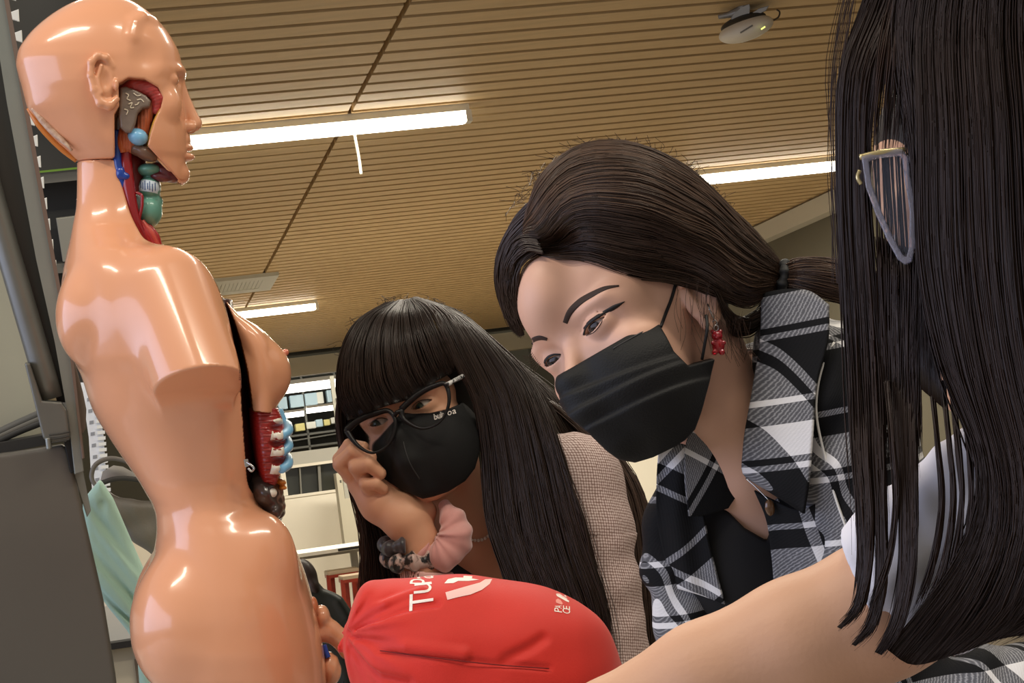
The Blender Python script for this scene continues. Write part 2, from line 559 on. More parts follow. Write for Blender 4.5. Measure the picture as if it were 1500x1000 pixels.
def grid_patch(name, F, rows, nu=30, nv=30, thick=3.0, uvs=1.0, disp=None):
    """rows: grid of control points (x,y,z); smooth surface with thickness; UV follows the cloth"""
    G = np.asarray(rows, float)
    A = np.stack([cr_path(r, nu) for r in G])
    S = np.stack([cr_path(A[:, j], nv) for j in range(nu)], 1)      # (nv,nu,3)
    if disp is not None:
        u, v = np.meshgrid(np.linspace(0, 1, nu), np.linspace(0, 1, nv)); S[:, :, 2] += disp(u, v)
    Tu = np.gradient(S, axis=1); Tv = np.gradient(S, axis=0)
    Nn = np.cross(Tu, Tv); Nn /= np.linalg.norm(Nn, axis=2, keepdims=True) + 1e-9
    lu = np.linalg.norm(np.diff(S[nv // 2], axis=0), axis=1).sum(); lv = np.linalg.norm(np.diff(S[:, nu // 2], axis=0), axis=1).sum()
    top = S.reshape(-1, 3); bot = (S + Nn * thick).reshape(-1, 3)
    uu, vv = np.meshgrid(np.linspace(0, lu, nu), np.linspace(0, lv, nv))
    uv = np.column_stack([uu.ravel(), vv.ravel()]) * uvs
    k = nv; m = nu
    ii = (np.arange(k - 1)[:, None] * m + np.arange(m - 1)[None]).ravel()
    q1 = np.stack([ii, ii + m, ii + m + 1, ii + 1], 1)[:, ::-1]
    q2 = q1[:, ::-1] + len(top)
    edge = np.concatenate([np.arange(m), np.arange(1, k) * m + m - 1, (k - 1) * m + np.arange(m - 2, -1, -1), np.arange(k - 2, 0, -1) * m])
    e2 = np.roll(edge, -1)
    q3 = np.stack([edge, edge + len(top), e2 + len(top), e2], 1)
    return mesh_np(name, F.w(np.vstack([top, bot])), [np.vstack([q1, q2, q3])], uv=np.vstack([uv, uv]))

def strip_on(name, F, f, ctr, wid, z0, z1, lift=0.8, thick=1.2, n=24):
    """a thin raised strip (brow, seam, stroke) following the implicit surface f"""
    C = cr_path(np.array(ctr, float), n)
    T = np.gradient(C, axis=0); T /= np.linalg.norm(T, axis=1, keepdims=True) + 1e-9
    Np = np.column_stack([-T[:, 1], T[:, 0]])
    w = np.interp(np.linspace(0, 1, n), np.linspace(0, 1, len(wid)), wid)
    k = 5
    s = np.linspace(-0.5, 0.5, k)
    XY = (C[:, None] + s[None, :, None] * w[:, None, None] * Np[:, None]).reshape(-1, 2)
    z = front_z(f, XY, z0, z1)
    up = lift * (1 - (2 * np.tile(s, n)) ** 2 * 0.8)
    top = np.column_stack([XY, z - up]); bot = np.column_stack([XY, z + thick])
    m = k; ii = (np.arange(n - 1)[:, None] * m + np.arange(m - 1)[None]).ravel()
    q1 = np.stack([ii, ii + m, ii + m + 1, ii + 1], 1); q2 = q1[:, ::-1] + len(top)
    edge = np.concatenate([np.arange(m), np.arange(1, n) * m + m - 1, (n - 1) * m + np.arange(m - 2, -1, -1), np.arange(n - 2, 0, -1) * m])
    e2 = np.roll(edge, -1); q3 = np.stack([edge, edge + len(top), e2 + len(top), e2], 1)
    me = mesh_np(name, F.w(np.vstack([top, bot])), [np.vstack([q1, q2, q3])])
    fix_normals(me)
    return me

def fix_normals(me):
    bm = bmesh.new(); bm.from_mesh(me)
    bmesh.ops.recalc_face_normals(bm, faces=bm.faces[:])
    bm.to_mesh(me); bm.free()

def decal_poly(name, F, f, pts, z0, z1, lift=0.7, thick=1.0, cell=4.0):
    """flat print: polygon cut into small cells and laid on the implicit surface f"""
    bm = bmesh.new()
    vs_ = [bm.verts.new((x, y, 0)) for x, y in pts]
    fc = bm.faces.new(vs_)
    P = np.array(pts); lo = P.min(0); hi = P.max(0)
    for a in (0, 1):
        k = lo[a] + cell
        while k < hi[a]:
            co = [0, 0, 0]; co[a] = k; no = [0, 0, 0]; no[a] = 1
            bmesh.ops.bisect_plane(bm, geom=bm.verts[:] + bm.edges[:] + bm.faces[:], plane_co=co, plane_no=no)
            k += cell
    bmesh.ops.triangulate(bm, faces=bm.faces[:])
    bm.verts.ensure_lookup_table()
    XY = np.array([(v.co.x, v.co.y) for v in bm.verts])
    z = front_z(f, XY, z0, z1)
    Wv = F.w(np.column_stack([XY, z - lift]))
    for v, p in zip(bm.verts, Wv): v.co = Vector(p)
    bmesh.ops.recalc_face_normals(bm, faces=bm.faces[:])
    nrm = Vector(F.n)
    if len(bm.faces) and sum(1 if ff.normal.dot(nrm) > 0 else -1 for ff in bm.faces) > 0:
        bmesh.ops.reverse_faces(bm, faces=bm.faces[:])
    me = bpy.data.meshes.new(name); bm.to_mesh(me); bm.free()
    return me

def glyph(ch, size=1.0):
    """outline polygons of a character from the built-in font -> mesh verts (n,2) and faces"""
    c = bpy.data.curves.new('glyph', 'FONT'); c.body = ch; c.size = size; c.resolution_u = 3
    o = bpy.data.objects.new('glyph', c); COL.objects.link(o)
    dg = bpy.context.evaluated_depsgraph_get(); dg.update()
    me = bpy.data.meshes.new_from_object(o.evaluated_get(dg))
    V = np.array([v.co[:2] for v in me.vertices]); Fc = [list(p.vertices) for p in me.polygons]
    bpy.data.objects.remove(o); bpy.data.curves.remove(c); bpy.data.meshes.remove(me)
    return V, Fc

def text_on(name, F, f, ch, fn, z0, z1, lift=0.8, bold=0.0):
    V, Fc = glyph(ch)
    lo, hi = V.min(0), V.max(0)
    Q = (V - lo) / np.maximum(hi - lo, 1e-6)
    bm = bmesh.new()
    vv = [bm.verts.new((q[0], q[1], 0)) for q in Q]
    for fcs in Fc:
        try: bm.faces.new([vv[i] for i in fcs])
        except ValueError: pass
    bmesh.ops.triangulate(bm, faces=bm.faces[:])
    for k in (0.25, 0.5, 0.75):
        for a in (0, 1):
            co = [0, 0, 0]; co[a] = k; no = [0, 0, 0]; no[a] = 1
            bmesh.ops.bisect_plane(bm, geom=bm.verts[:] + bm.edges[:] + bm.faces[:], plane_co=co, plane_no=no)
    XY = np.array([fn(v.co.x, v.co.y) for v in bm.verts])
    z = front_z(f, XY, z0, z1)
    for v, p in zip(bm.verts, F.w(np.column_stack([XY, z - lift]))): v.co = Vector(p)
    bmesh.ops.recalc_face_normals(bm, faces=bm.faces[:])
    me = bpy.data.meshes.new(name); bm.to_mesh(me); bm.free()
    return me
# ------------------------------------------------------------------ the room
_d = rays(np.array(193.), np.array(763.)); _d[2] = 0
DD = _d / np.linalg.norm(_d)                   # depth axis of the hall
GG = np.array([DD[1], -DD[0], 0.0])            # along the ceiling slats
ZZ = np.array([0, 0, 1.0])
HC = 1.9
CEIL = CAM[2] + HC
def on_ceiling(px, py, z=CEIL):
    r = rays(np.array(px, float), np.array(py, float)); return CAM + r * ((z - CAM[2]) / r[2])
def on_plane(px, py, t):
    r = rays(np.array(px, float), np.array(py, float)); return CAM + r * (t / (r @ DD))
def gcoord(p): return float((p - CAM) @ GG)
def tcoord(p): return float((p - CAM) @ DD)
def room_pt(g, t, z): return CAM * np.array([1, 1, 0]) + GG * g + DD * t + ZZ * z
def rbox(name, g0, g1, t0, t1, z0, z1, m, parent=None, bev=0.0, **kw):
    me = box_mesh(name, room_pt((g0 + g1) / 2, (t0 + t1) / 2, (z0 + z1) / 2), GG, DD, ZZ, abs(g1 - g0), abs(t1 - t0), abs(z1 - z0), bev)
    return mk(name, me, m, parent, **kw)
def fbox(name, cx, cy, w, h, t, th, m, parent=None, bev=0.0, tilt=0.0, **kw):
    """box centred on the pixel (cx,cy) in the vertical plane at hall depth t; w,h in pixels"""
    c = on_plane(cx, cy, t); k = float((c - CAM) @ _F) / FPX
    ca, sa = math.cos(math.radians(tilt)), math.sin(math.radians(tilt))
    me = box_mesh(name, c, GG * ca + ZZ * sa, DD, -GG * sa + ZZ * ca, w * k, th, h * k, bev)
    return mk(name, me, m, parent, **kw)

M_wood = mat('ceiling_wood', (204, 176, 130), rough=0.55, noise=0.10, nscale=3.0, stretch=(0.6, 6, 6))
M_back = mat('ceiling_recess', (92, 72, 46), rough=0.9)
M_white = mat('white_paint', (226, 222, 208), rough=0.6, noise=0.03, nscale=3)
M_cream = mat('cream_paint', (204, 194, 170), rough=0.7, noise=0.04, nscale=2)
M_olive = mat('olive_grey_paint', (92, 88, 74), rough=0.8, noise=0.06, nscale=2)
M_dark = mat('dark_void', (46, 46, 42), rough=0.7)
M_lamp = mat('lamp_glow', (255, 246, 226), emit=9.0)
M_lampb = mat('lamp_body', (225, 222, 212), rough=0.4)
M_floor = mat('floor_vinyl', (168, 158, 142), rough=0.35, noise=0.06, nscale=1.5)

floor = rbox('floor', -14, 14, -6, 30, -0.1, 0.0, M_floor, kind='structure', label='pale grey vinyl floor of the hall')
g_seam = gcoord(on_ceiling(600, 0)); g_right = gcoord(on_ceiling(1242, 270)); t_end = tcoord(on_ceiling(455, 514))
ceiling = rbox('ceiling', -11, g_right, 4.6, t_end, CEIL + 0.05, CEIL + 0.12, M_back, kind='structure', label='timber slatted ceiling with dark joints')
PITCH_S = 0.2
meA = meB = None
k = 0
tt = 5.0
while tt < t_end - 0.2:
    # the slats stop at the panel joint and start again behind it
    if meA is None:
        a = rbox('slat', -11, g_seam - 0.012, tt, tt + 0.152, CEIL, CEIL + 0.05, M_wood, ceiling); meA = a.data; la = a.location.copy()
        b = rbox('slat', g_seam + 0.012, g_right, tt, tt + 0.152, CEIL, CEIL + 0.05, M_wood, ceiling); meB = b.data; lb = b.location.copy(); t0_ = tt
    else:
        for me_, l_ in ((meA, la), (meB, lb)):
            o = bpy.data.objects.new('slat', me_); COL.objects.link(o); o.parent = ceiling
            o.location = l_ + Vector(DD * (tt - t0_))
    tt += PITCH_S

# ceiling tube lamps, traced along the slats
def tube_lamp(x0, y0, x1, y1, hpx, label, drop=0.06):
    z = CEIL - drop
    A = on_ceiling(x0, y0, z); B = on_ceiling(x1, y1, z)
    g0, g1 = gcoord(A), gcoord(B); t = (tcoord(A) + tcoord(B)) / 2
    k = t / FPX
    w = hpx * k
    e = thing('ceiling_lamp', room_pt((g0 + g1) / 2, t, z), label, 'ceiling lamp', 'tube lamps on the timber ceiling')
    rbox('housing', g0 - 0.02, g1 + 0.02, t - w * 0.55, t + w * 0.55, z + w * 0.35, CEIL + 0.002, M_lampb, e)
    rbox('diffuser', g0, g1, t - w * 0.5, t + w * 0.5, z - w * 0.5, z + w * 0.4, M_lamp, e, bev=w * 0.2)
    rbox('end_cap', g1, g1 + 0.03, t - w * 0.5, t + w * 0.5, z - w * 0.45, z + w * 0.4, M_lampb, e)
    return e
tube_lamp(150, 230, 690, 160, 21, 'long glowing tube lamp level with the anatomical model\'s mouth')
tube_lamp(335, 465, 464, 446, 11, 'short far tube lamp just above the anatomical model\'s chest')
tube_lamp(1000, 270, 1240, 236, 17, 'glowing tube lamp behind the plaid-shirted woman\'s head')
# loose white cable below the long lamp
p0 = on_ceiling(518, 190, CEIL - 0.06); td = tcoord(p0)
tube_obj('hanging_cable', None, [on_plane(518, 188, td), on_plane(521, 205, td), on_plane(526, 232, td), on_plane(529, 255, td)], 0.008, M_white,
         label='short white cable dangling from the long tube lamp', cat='cable')
# air vent
A = on_ceiling(250, 430, CEIL - 0.01); B = on_ceiling(408, 400, CEIL - 0.01)
gv0, gv1 = gcoord(A), gcoord(B); tv = (tcoord(A) + tcoord(B)) / 2
vent = thing('ceiling_vent', room_pt((gv0 + gv1) / 2, tv, CEIL - 0.02), 'pale slotted air vent set in the timber ceiling', 'air vent')
M_vent = mat('vent_metal', (196, 196, 186), rough=0.4)
vt0 = tcoord(on_ceiling(405, 398, CEIL)) ; vt1 = tcoord(on_ceiling(395, 420, CEIL)); vt0, vt1 = min(vt0, vt1), max(vt0, vt1)
rbox('frame', gv0, gv1, vt0, vt0 + 0.22, CEIL - 0.03, CEIL + 0.002, M_vent, vent)
rbox('frame', gv0, gv1, vt1 - 0.22, vt1, CEIL - 0.03, CEIL + 0.002, M_vent, vent)
rbox('frame', gv1 - 0.12, gv1, vt0 + 0.22, vt1 - 0.22, CEIL - 0.03, CEIL + 0.002, M_vent, vent)
rbox('backing', gv0, gv1 - 0.12, vt0 + 0.22, vt1 - 0.22, CEIL - 0.004, CEIL + 0.004, mat('vent_dark', (84, 80, 70), rough=0.8), vent)
ns = 22
for i in range(ns):
    g = gv0 + (gv1 - 0.12 - gv0) * (i + 0.5) / ns
    rbox('vent_slat', g - 0.016, g + 0.016, vt0 + 0.22, vt1 - 0.22, CEIL - 0.028, CEIL - 0.004, M_vent, vent)

# wireless access point hanging on a bracket
pc = on_ceiling(1093, 43, CEIL - 0.10); dap = float((pc - CAM) @ _F)
FA = Frame(1093, 43, dap)
ap = thing('access_point', pc, 'white oval wireless access point on a grey ceiling bracket', 'access point')
M_apw = mat('access_point_white', (226, 222, 212), rough=0.4); M_apg = mat('bracket_grey', (150, 150, 150), rough=0.4, metal=0.4)
Rap = rotm(0, 0, -19)
def f_ap(P): return smax(ell(P, (1093, 43, 0), (42, 17, 40), Rap), ell(P, (1098, 30, 0), (60, 34, 60), Rap), 2)
sdf_obj('shell', FA, f_ap, (1045, 15, -45), (1142, 70, 45), 2.0, M_apw, ap)
def f_ap2(P): return ell(P, (1089, 33, 8), (35, 12, 33), Rap)
sdf_obj('back_plate', FA, f_ap2, (1045, 12, -38), (1138, 62, 46), 2.0, mat('access_point_back', (58, 56, 52), rough=0.5), ap)
tube_obj('bracket_arm', FA, [(1052, 25, 0), (1070, 21, 0), (1082, 16, 0), (1090, 6, 0), (1096, 4, 0)], [3.2, 4, 6, 6, 3], M_apg, ap)
mk('bracket_plate', prism_mesh('bracket_plate', FA, [(1070, 28), (1074, 20), (1086, 10), (1098, 5), (1099, 12), (1096, 24), (1112, 12), (1127, 8), (1122, 16), (1100, 26), (1080, 33)], -6, 6, 1), M_apg, ap)
tube_obj('cable', FA, [(1133, 30, 5), (1141, 24, 8), (1142, 17, 10), (1138, 14, 12)], 1.2, mat('cable_dark', (70, 60, 50)), ap)
mk('indicator_lamp', prism_mesh('indicator_lamp', FA, [(1114, 42), (1120, 38), (1121, 40), (1115, 44)], -41, -39.6), mat('led', (225, 230, 120), emit=1.5), ap)
mk('logo', prism_mesh('logo', FA, [(1084, 47), (1102, 36), (1103, 38), (1085, 49)], -42, -40.6), mat('logo_grey', (110, 108, 104)), ap)

# ---- far end of the hall
z_low = float(on_plane(470, 722, 16)[2])
wall_far = rbox('wall_far', -9, 9, 27.0, 27.2, 0, CEIL + 1.6, M_olive, kind='structure', label='dim olive wall at the far end of the hall')
wall_low = rbox('wall_back', -6.5, 3.2, 16.0, 16.15, 0, z_low, M_white, kind='structure', label='low white partition wall behind the girls')
zb0 = float(on_plane(455, 548, t_end + 0.3)[2]); zb1 = float(on_plane(455, 521, t_end + 0.3)[2])
rbox('trim_1', -10, g_right, t_end + 0.3, t_end + 0.5, zb0, zb1, M_cream, kind='structure', label='cream bulkhead where the timber ceiling ends')
rbox('trim_2', -10, g_right, t_end + 0.05, t_end + 0.2, zb1 + 0.02, CEIL + 0.1, M_dark, kind='structure', label='dark gap above the cream bulkhead')
wall_r = rbox('wall_right', g_right + 0.03, g_right + 0.2, 2.0, t_end + 2.0, 0.0, CEIL - 0.02, M_olive, kind='structure', label='olive grey side wall below the ceiling edge')
rbox('trim_3', g_right - 0.10, g_right + 0.03, 5.0, t_end - 4, CEIL - 0.17, CEIL - 0.02, mat('beam_white', (196, 194, 184), rough=0.5), kind='structure', label='pale beam along the edge of the timber ceiling')

lm = mat('lamp_glow_far', (255, 250, 236), emit=5.0)
TF = t_end + 1.4
def lamp_far(cx, cy, w, h, label, t=TF):
    e = thing('strip_lamp', on_plane(cx, cy, t), label, 'strip lamp', 'strip lamps in the reading room')
    fbox('diffuser', cx, cy, w, h, t, 0.1, lm, e)
    fbox('housing', cx, cy - h * 0.75, w * 1.02, h * 0.5, t + 0.02, 0.14, M_lampb, e)
lamp_far(452, 566, 92, 12, 'bright strip lamp beside the fringe of the girl with glasses, uppermost')
lamp_far(424, 608, 42, 7, 'small strip lamp right of the model\'s ribs, left of the pair')
lamp_far(472, 599, 46, 7, 'small strip lamp beside the girl\'s fringe, right of the pair')
lamp_far(728, 451, 14, 12, 'small round glowing lamp at the plaid woman\'s temple', t_end - 1.2)
lamp_far(1160, 378, 62, 10, 'strip lamp above the ponytail, left section', 17.0)
lamp_far(1216, 369, 46, 10, 'strip lamp above the ponytail, right section', 17.0)
# bookcases of the reading room: shelves with bright boxes
M_shelf = mat('shelf_metal', (120, 120, 114), rough=0.5)
bc = thing('bookcase', on_plane(470, 700, TF + 0.8), 'tall metal bookcase at the far end, seen between the model and the girl', 'bookcase')
fbox('back_panel', 480, 640, 260, 190, TF + 1.1, 0.05, mat('bookcase_dark', (72, 72, 66), rough=0.7), bc)
for cy in (548, 600, 634, 652):
    fbox('shelf', 470, cy, 240, 3, TF + 0.8, 0.5, M_shelf, bc)
for cx in (402, 448, 497, 545):
    fbox('upright', cx, 612, 3, 150, TF + 0.6, 0.1, M_shelf, bc)
fbox('rail', 462, 640, 90, 2, TF + 0.3, 0.04, M_shelf, bc, tilt=2)
pb = mat('box_pale_blue', (196, 222, 236), rough=0.4); pw = mat('box_white', (240, 240, 230), rough=0.4); py_ = mat('box_yellow', (236, 224, 150), rough=0.4)
for i, (cx, cy, w, h, m_, cn) in enumerate([(413, 591, 14, 18, pb, 'pale blue'), (434, 588, 20, 18, pb, 'pale blue'), (455, 585, 18, 18, pb, 'pale blue'), (468, 583, 10, 17, pw, 'white'), (486, 580, 16, 18, pb, 'pale blue'),
        (420, 628, 12, 9, pw, 'white'), (439, 626, 14, 11, py_, 'yellow'), (455, 623, 14, 10, pw, 'white'), (467, 620, 10, 11, pb, 'pale blue'), (478, 619, 9, 9, py_, 'yellow'), (489, 616, 10, 9, pw, 'white')]):
    row = 'upper' if cy < 600 else 'lower'
    nth = ['first', 'second', 'third', 'fourth', 'fifth', 'sixth'][i if i < 5 else i - 5]
    fbox('archive_box', cx, cy, w, h, TF + 0.6, 0.2, m_, label=f'{cn} archive box on the far bookcase, {nth} from the left in the {row} row', cat='box', group='boxes on the far bookcase', bev=0.01)
# white duct and window in the partition
fbox('trim_4', 470, 668, 150, 20, 16.6, 0.4, mat('duct_grey', (190, 190, 182), rough=0.25), kind='structure', label='pale grey ledge above the dark interior window')
win = thing('window_1', on_plane(465, 722, 16.05), 'dark interior window in the white partition', 'window', kind='structure')
fbox('pane', 478, 698, 128, 40, 16.1, 0.02, mat('dark_glass', (52, 54, 50), rough=0.1, spec=0.8), win)
fbox('window_frame', 415, 703, 7, 46, 16.05, 0.12, M_white, win)
fbox('window_frame', 480, 720, 130, 4, 16.05, 0.12, M_white, win)
fbox('window_frame', 478, 677, 130, 4, 16.05, 0.12, M_white, win)
for cx, w in ((440, 2), (468, 4), (497, 3)):
    fbox('mullion', cx, 700 - (cx - 470) * 0.13, w, 40, 16.04, 0.05, M_shelf, win, tilt=-4)
pole = thing('dotted_pole', on_plane(506, 740, 15.2), 'thin pale pole with dark dots beside the girl\'s raised hand', 'pole')
fbox('shaft', 497, 640, 6, 180, 15.2, 0.04, mat('pole_grey', (170, 170, 160), rough=0.3, metal=0.3), pole)
for i in range(11):
    fbox('hole', 493 + i * 0.6, 585 + i * 12, 2.4, 4, 15.17, 0.02, mat('hole_dark', (80, 80, 74)), pole)
fbox('trim_5', 520, 745, 46, 110, 15.6, 0.2, mat('column_grey', (186, 182, 164), rough=0.5), kind='structure', label='pale square column behind the raised hand')
rbox('trim_6', gcoord(on_plane(905, 700, 15.9)), gcoord(on_plane(985, 700, 15.9)), 15.8, 15.98, 0, z_low + 0.5, M_white, kind='structure', label='white pillar between the two masked women')
# long table and red stools
tb = thing('long_table', on_plane(500, 925, 14), 'long white table by the partition wall behind the red stools', 'table')
fbox('table_top', 520, 799, 270, 5, 13.6, 1.0, mat('table_white', (232, 230, 220), rough=0.3), tb)
fbox('edge_band', 512, 803, 34, 4, 13.08, 0.02, mat('edge_black', (34, 32, 30), rough=0.4), tb)
fbox('apron', 500, 808, 190, 6, 13.7, 0.1, mat('apron_grey', (150, 148, 140)), tb)
for cx in (523, 640):
    fbox('leg', cx, 850 - (cx - 523) * 0.13, 10, 100, 13.7, 0.06, mat('apron_grey', (150, 148, 140)), tb)
M_red = mat('stool_red', (158, 52, 30), rough=0.35, noise=0.1, nscale=8)
def stool(cx, cy, w, t, label):
    e = thing('stool', on_plane(cx, cy + 92, t), label, 'stool', 'red wooden stools at the long table')
    fbox('seat', cx, cy, w, 6, t, 0.26, mat('stool_top', (196, 176, 150), rough=0.4), e, bev=0.008)
    fbox('seat_rim', cx, cy + 5, w * 0.96, 5, t, 0.25, M_red, e)
    for sx in (-1, 1):
        for sy in (-1, 1):
            fbox('leg', cx + sx * w * 0.40 + 6 + 3 * sy, cy + 50, 6, 88, t + sy * 0.1, 0.035, M_red, e, tilt=-2.0)
    fbox('foot_rail', cx + 8, cy + 62, w * 0.8, 4, t - 0.1, 0.03, M_red, e)
stool(500, 836, 46, 13.4, 'red legged stool under the far table, the left one')
stool(520, 843, 44, 12.9, 'red legged stool by the red bag, the right one of the pair')
# pipes under the right ceiling edge
pf = thing('handrail', on_plane(1150, 350, 16), 'white tubular rail below the ceiling edge on the right', 'rail')
M_rail = mat('rail_white', (214, 212, 204), rough=0.4)
tube_obj('bar', None, [on_plane(1118, 367, 16), on_plane(1178, 341, 16)], 0.012, M_rail, pf)
tube_obj('bar', None, [on_plane(1138, 328, 16), on_plane(1186, 317, 16)], 0.014, M_rail, pf)
tube_obj('post', None, [on_plane(1157, 350, 16), on_plane(1162, 376, 16)], 0.012, M_rail, pf)
tube_obj('strap', None, [on_plane(1142, 325, 16), on_plane(1141, 352, 16)], 0.005, M_dark, pf)
fbox('projector', 1145, 330, 26, 14, 16.4, 0.3, mat('projector_dark', (66, 66, 60), rough=0.5), label='small dark box under the ceiling edge above the ponytail', cat='projector', bev=0.02)
# ------------------------------------------------------------------ anatomical teaching torso
FT = Frame(260, 560, 2.15)
M_skin = mat('model_plastic', (222, 158, 120), rough=0.22, spec=0.5, coat=0.5, noise=0.025, nscale=9)
torso = thing('anatomical_torso', FT.w(np.array([375, 1140, 0.])), 'glossy skin-coloured anatomical torso model with a dissected cheek and open chest', 'anatomical model')

T_head = Tab([(-4, 150, 172, 12), (4, 113, 195, 40), (16, 88, 214, 56), (36, 60, 236, 70), (56, 40, 251, 79), (80, 26, 263, 85), (96, 24, 267, 87), (110, 27, 270, 87),
              (128, 32, 267, 86), (144, 36, 267, 83), (158, 40, 269, 80), (180, 57, 272, 75), (208, 82, 275, 69), (225, 101, 275, 63), (237, 114, 272, 57), (250, 150, 272, 50), (264, 195, 271, 40), (273, 225, 262, 25)])
CHEEK = [(176, 136), (190, 127), (213, 128), (232, 138), (239, 152), (236, 166), (228, 184), (222, 203), (217, 222), (217, 300), (170, 300), (170, 178), (177, 166)]
JAW = [(166, 238), (190, 226), (217, 221), (270, 275), (270, 320), (90, 320), (90, 238)]
def f_head(P):
    d = loft(P, T_head, 1, 2.25)
    # face: temple dip, eye hollows, brow, nose, lips, chin
    d = smax(d, -ell(P, (226, 92, -92), (26, 26, 22)), 16)
    d = smin(d, chain(P, [(194, 66, -71, 4), (198, 46, -63, 5), (210, 34, -52, 5), (224, 38, -37, 4)], 3), 14)
    for s in (-1, 1):
        d = smax(d, -ell(P, (268, 122, 34 * s), (10, 12, 16)), 8)
        d = smin(d, ell(P, (253, 123, 36 * s), (9, 7, 12)), 6)
        d = smin(d, ell(P, (248, 160, 40 * s), (16, 20, 16)), 14)
    d = smin(d, ell(P, (262, 107, 0), (9, 8, 34)), 8)
    d = smin(d, chain(P, [(262, 118, 0, 7), (270, 142, 0, 7.5), (279, 166, 0, 9), (285, 181, 0, 11)]), 6)
    for s in (-1, 1):
        d = smin(d, ell(P, (276, 187, 11 * s), (12, 8, 8)), 3)
        d = smax(d, -ell(P, (285, 193, 6 * s), (6, 3.5, 4)), 2)
    d = smin(d, ell(P, (273, 206, 0), (6, 10, 16)), 6)
    d = smin(d, ell(P, (273, 217, 0), (10.5, 6, 18)), 2.5)
    d = smin(d, ell(P, (273, 230, 0), (12.5, 6.5, 17)), 2.5)
    d = smax(d, -ell(P, (287, 223.5, 0), (14, 1.8, 18)), 2)
    d = smin(d, ell(P, (263, 256, 0), (15, 14, 20)), 8)
    # cheek window on the near side, clear cut under the jaw
    w = np.maximum(poly2(P, CHEEK), P[:, 2] + 22)
    d = smax(d, -w, 2)
    d = smax(d, -poly2(P, JAW), 2)
    # ear
    e = chain(P, [(166, 112, -84, 5), (158, 101, -90, 5), (147, 98, -93, 5), (138, 107, -94, 5.5), (137, 126, -93, 5), (142, 146, -92, 5.5), (151, 164, -89, 7), (163, 167, -87, 7.5), (173, 158, -84, 5)], 3)
    e = smin(e, ell(P, (154, 132, -83), (17, 32, 9)), 3)
    e = smin(e, chain(P, [(152, 112, -92, 3), (147, 130, -92, 3.5), (152, 150, -92, 4)]), 3)
    e = smax(e, -ell(P, (160, 132, -97), (9, 17, 10)), 3)
    d = smin(d, e, 3.5)
    d = smin(d, ell(P, (173, 138, -88), (4, 9, 5)), 3)
    return d
sdf_obj('head_shell', FT, f_head, (14, -14, -108), (306, 284, 96), 1.8, M_skin, torso)

T_body = Tab([(238, 113, 200, 44), (270, 113, 204, 46), (300, 112, 212, 52), (330, 107, 228, 66), (352, 103, 248, 92), (375, 98, 285, 128), (400, 93, 320, 150), (424, 90, 345, 162), (449, 89, 362, 170), (487, 95, 384, 176),
              (521, 105, 392, 176), (550, 119, 396, 172), (600, 136, 398, 160), (642, 161, 394, 147), (680, 187, 388, 137), (705, 204, 384, 132), (722, 214, 384, 133), (738, 223, 391, 136), (755, 228, 404, 144), (773, 229, 416, 154),
              (802, 226, 432, 168), (834, 217, 445, 180), (860, 207, 453, 188), (892, 198, 461, 193), (928, 197, 469, 194), (957, 203, 474, 190), (982, 216, 476, 184), (1000, 229, 477, 176), (1040, 246, 477, 160), (1096, 256, 476, 148)])
T_edge = Tab([(230, 168), (240, 170), (262, 176), (290, 184), (316, 192), (340, 203), (356, 213), (366, 232), (376, 268), (403, 304), (449, 325), (508, 339), (558, 347), (613, 352), (660, 356), (700, 360), (714, 366), (726, 384), (738, 430), (760, 520), (1100, 800)])
A0 = np.array([243, 432, -118.]); A1 = np.array([291, 566, -196.])
AX = (A1 - A0) / np.linalg.norm(A1 - A0); CUTN = np.array([0.13, 0.90, -0.42]); CUTN /= np.linalg.norm(CUTN)
def f_body_full(P):
    d = loft(P, T_body, 1, 2.3)
    for s in (1, -1):
        a0 = A0 * [1, 1, s]; a1 = (A1 + AX * 60) * [1, 1, s]
        arm = cap(P, a0, a1, 66, 62)
        cn = CUTN * [1, 1, s]
        arm = smax(arm, (P - (A1 * [1, 1, s]).astype(np.float32)) @ cn.astype(np.float32), 2.5)
        d = smin(d, arm, 20)
        # shoulder blade, spine groove, buttock, hip bone
        d = smin(d, ell(P, (128, 468, -86 * s), (40, 62, 50)), 22)
        d = smin(d, ell(P, (262, 900, -92 * s), (66, 92, 88)), 30)
        d = smin(d, ell(P, (382, 806, -112 * s), (42, 60, 40)), 30)
    d = smax(d, -chain(P, [(80, 430, 0, 10), (106, 560, 0, 12), (170, 690, 0, 14), (212, 770, 0, 10)]), 22)
    d = smax(d, -ell(P, (172, 985, 0), (40, 95, 10)), 14)
    return d
def f_body(P):
    d = f_body_full(P)
    d = smax(d, P[:, 0] - T_edge(P[:, 1])[0], 2.0)
    return np.maximum(d, 238.5 - P[:, 1])
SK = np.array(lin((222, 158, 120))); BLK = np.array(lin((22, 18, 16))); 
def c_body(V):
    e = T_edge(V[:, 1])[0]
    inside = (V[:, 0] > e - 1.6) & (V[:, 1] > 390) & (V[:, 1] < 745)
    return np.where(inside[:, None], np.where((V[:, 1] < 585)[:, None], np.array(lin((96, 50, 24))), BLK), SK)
M_body = mat('model_plastic_body', (224, 160, 124), rough=0.22, spec=0.5, coat=0.5, attr=True, noise=0.025, nscale=9)
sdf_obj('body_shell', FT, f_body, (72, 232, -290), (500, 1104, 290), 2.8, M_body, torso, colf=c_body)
mk('base', prism_mesh('base', FT, [(225, 1098), (505, 1066), (512, 1108), (218, 1147)], -165, 165, 4), mat('base_black', (40, 38, 36), rough=0.4), torso)

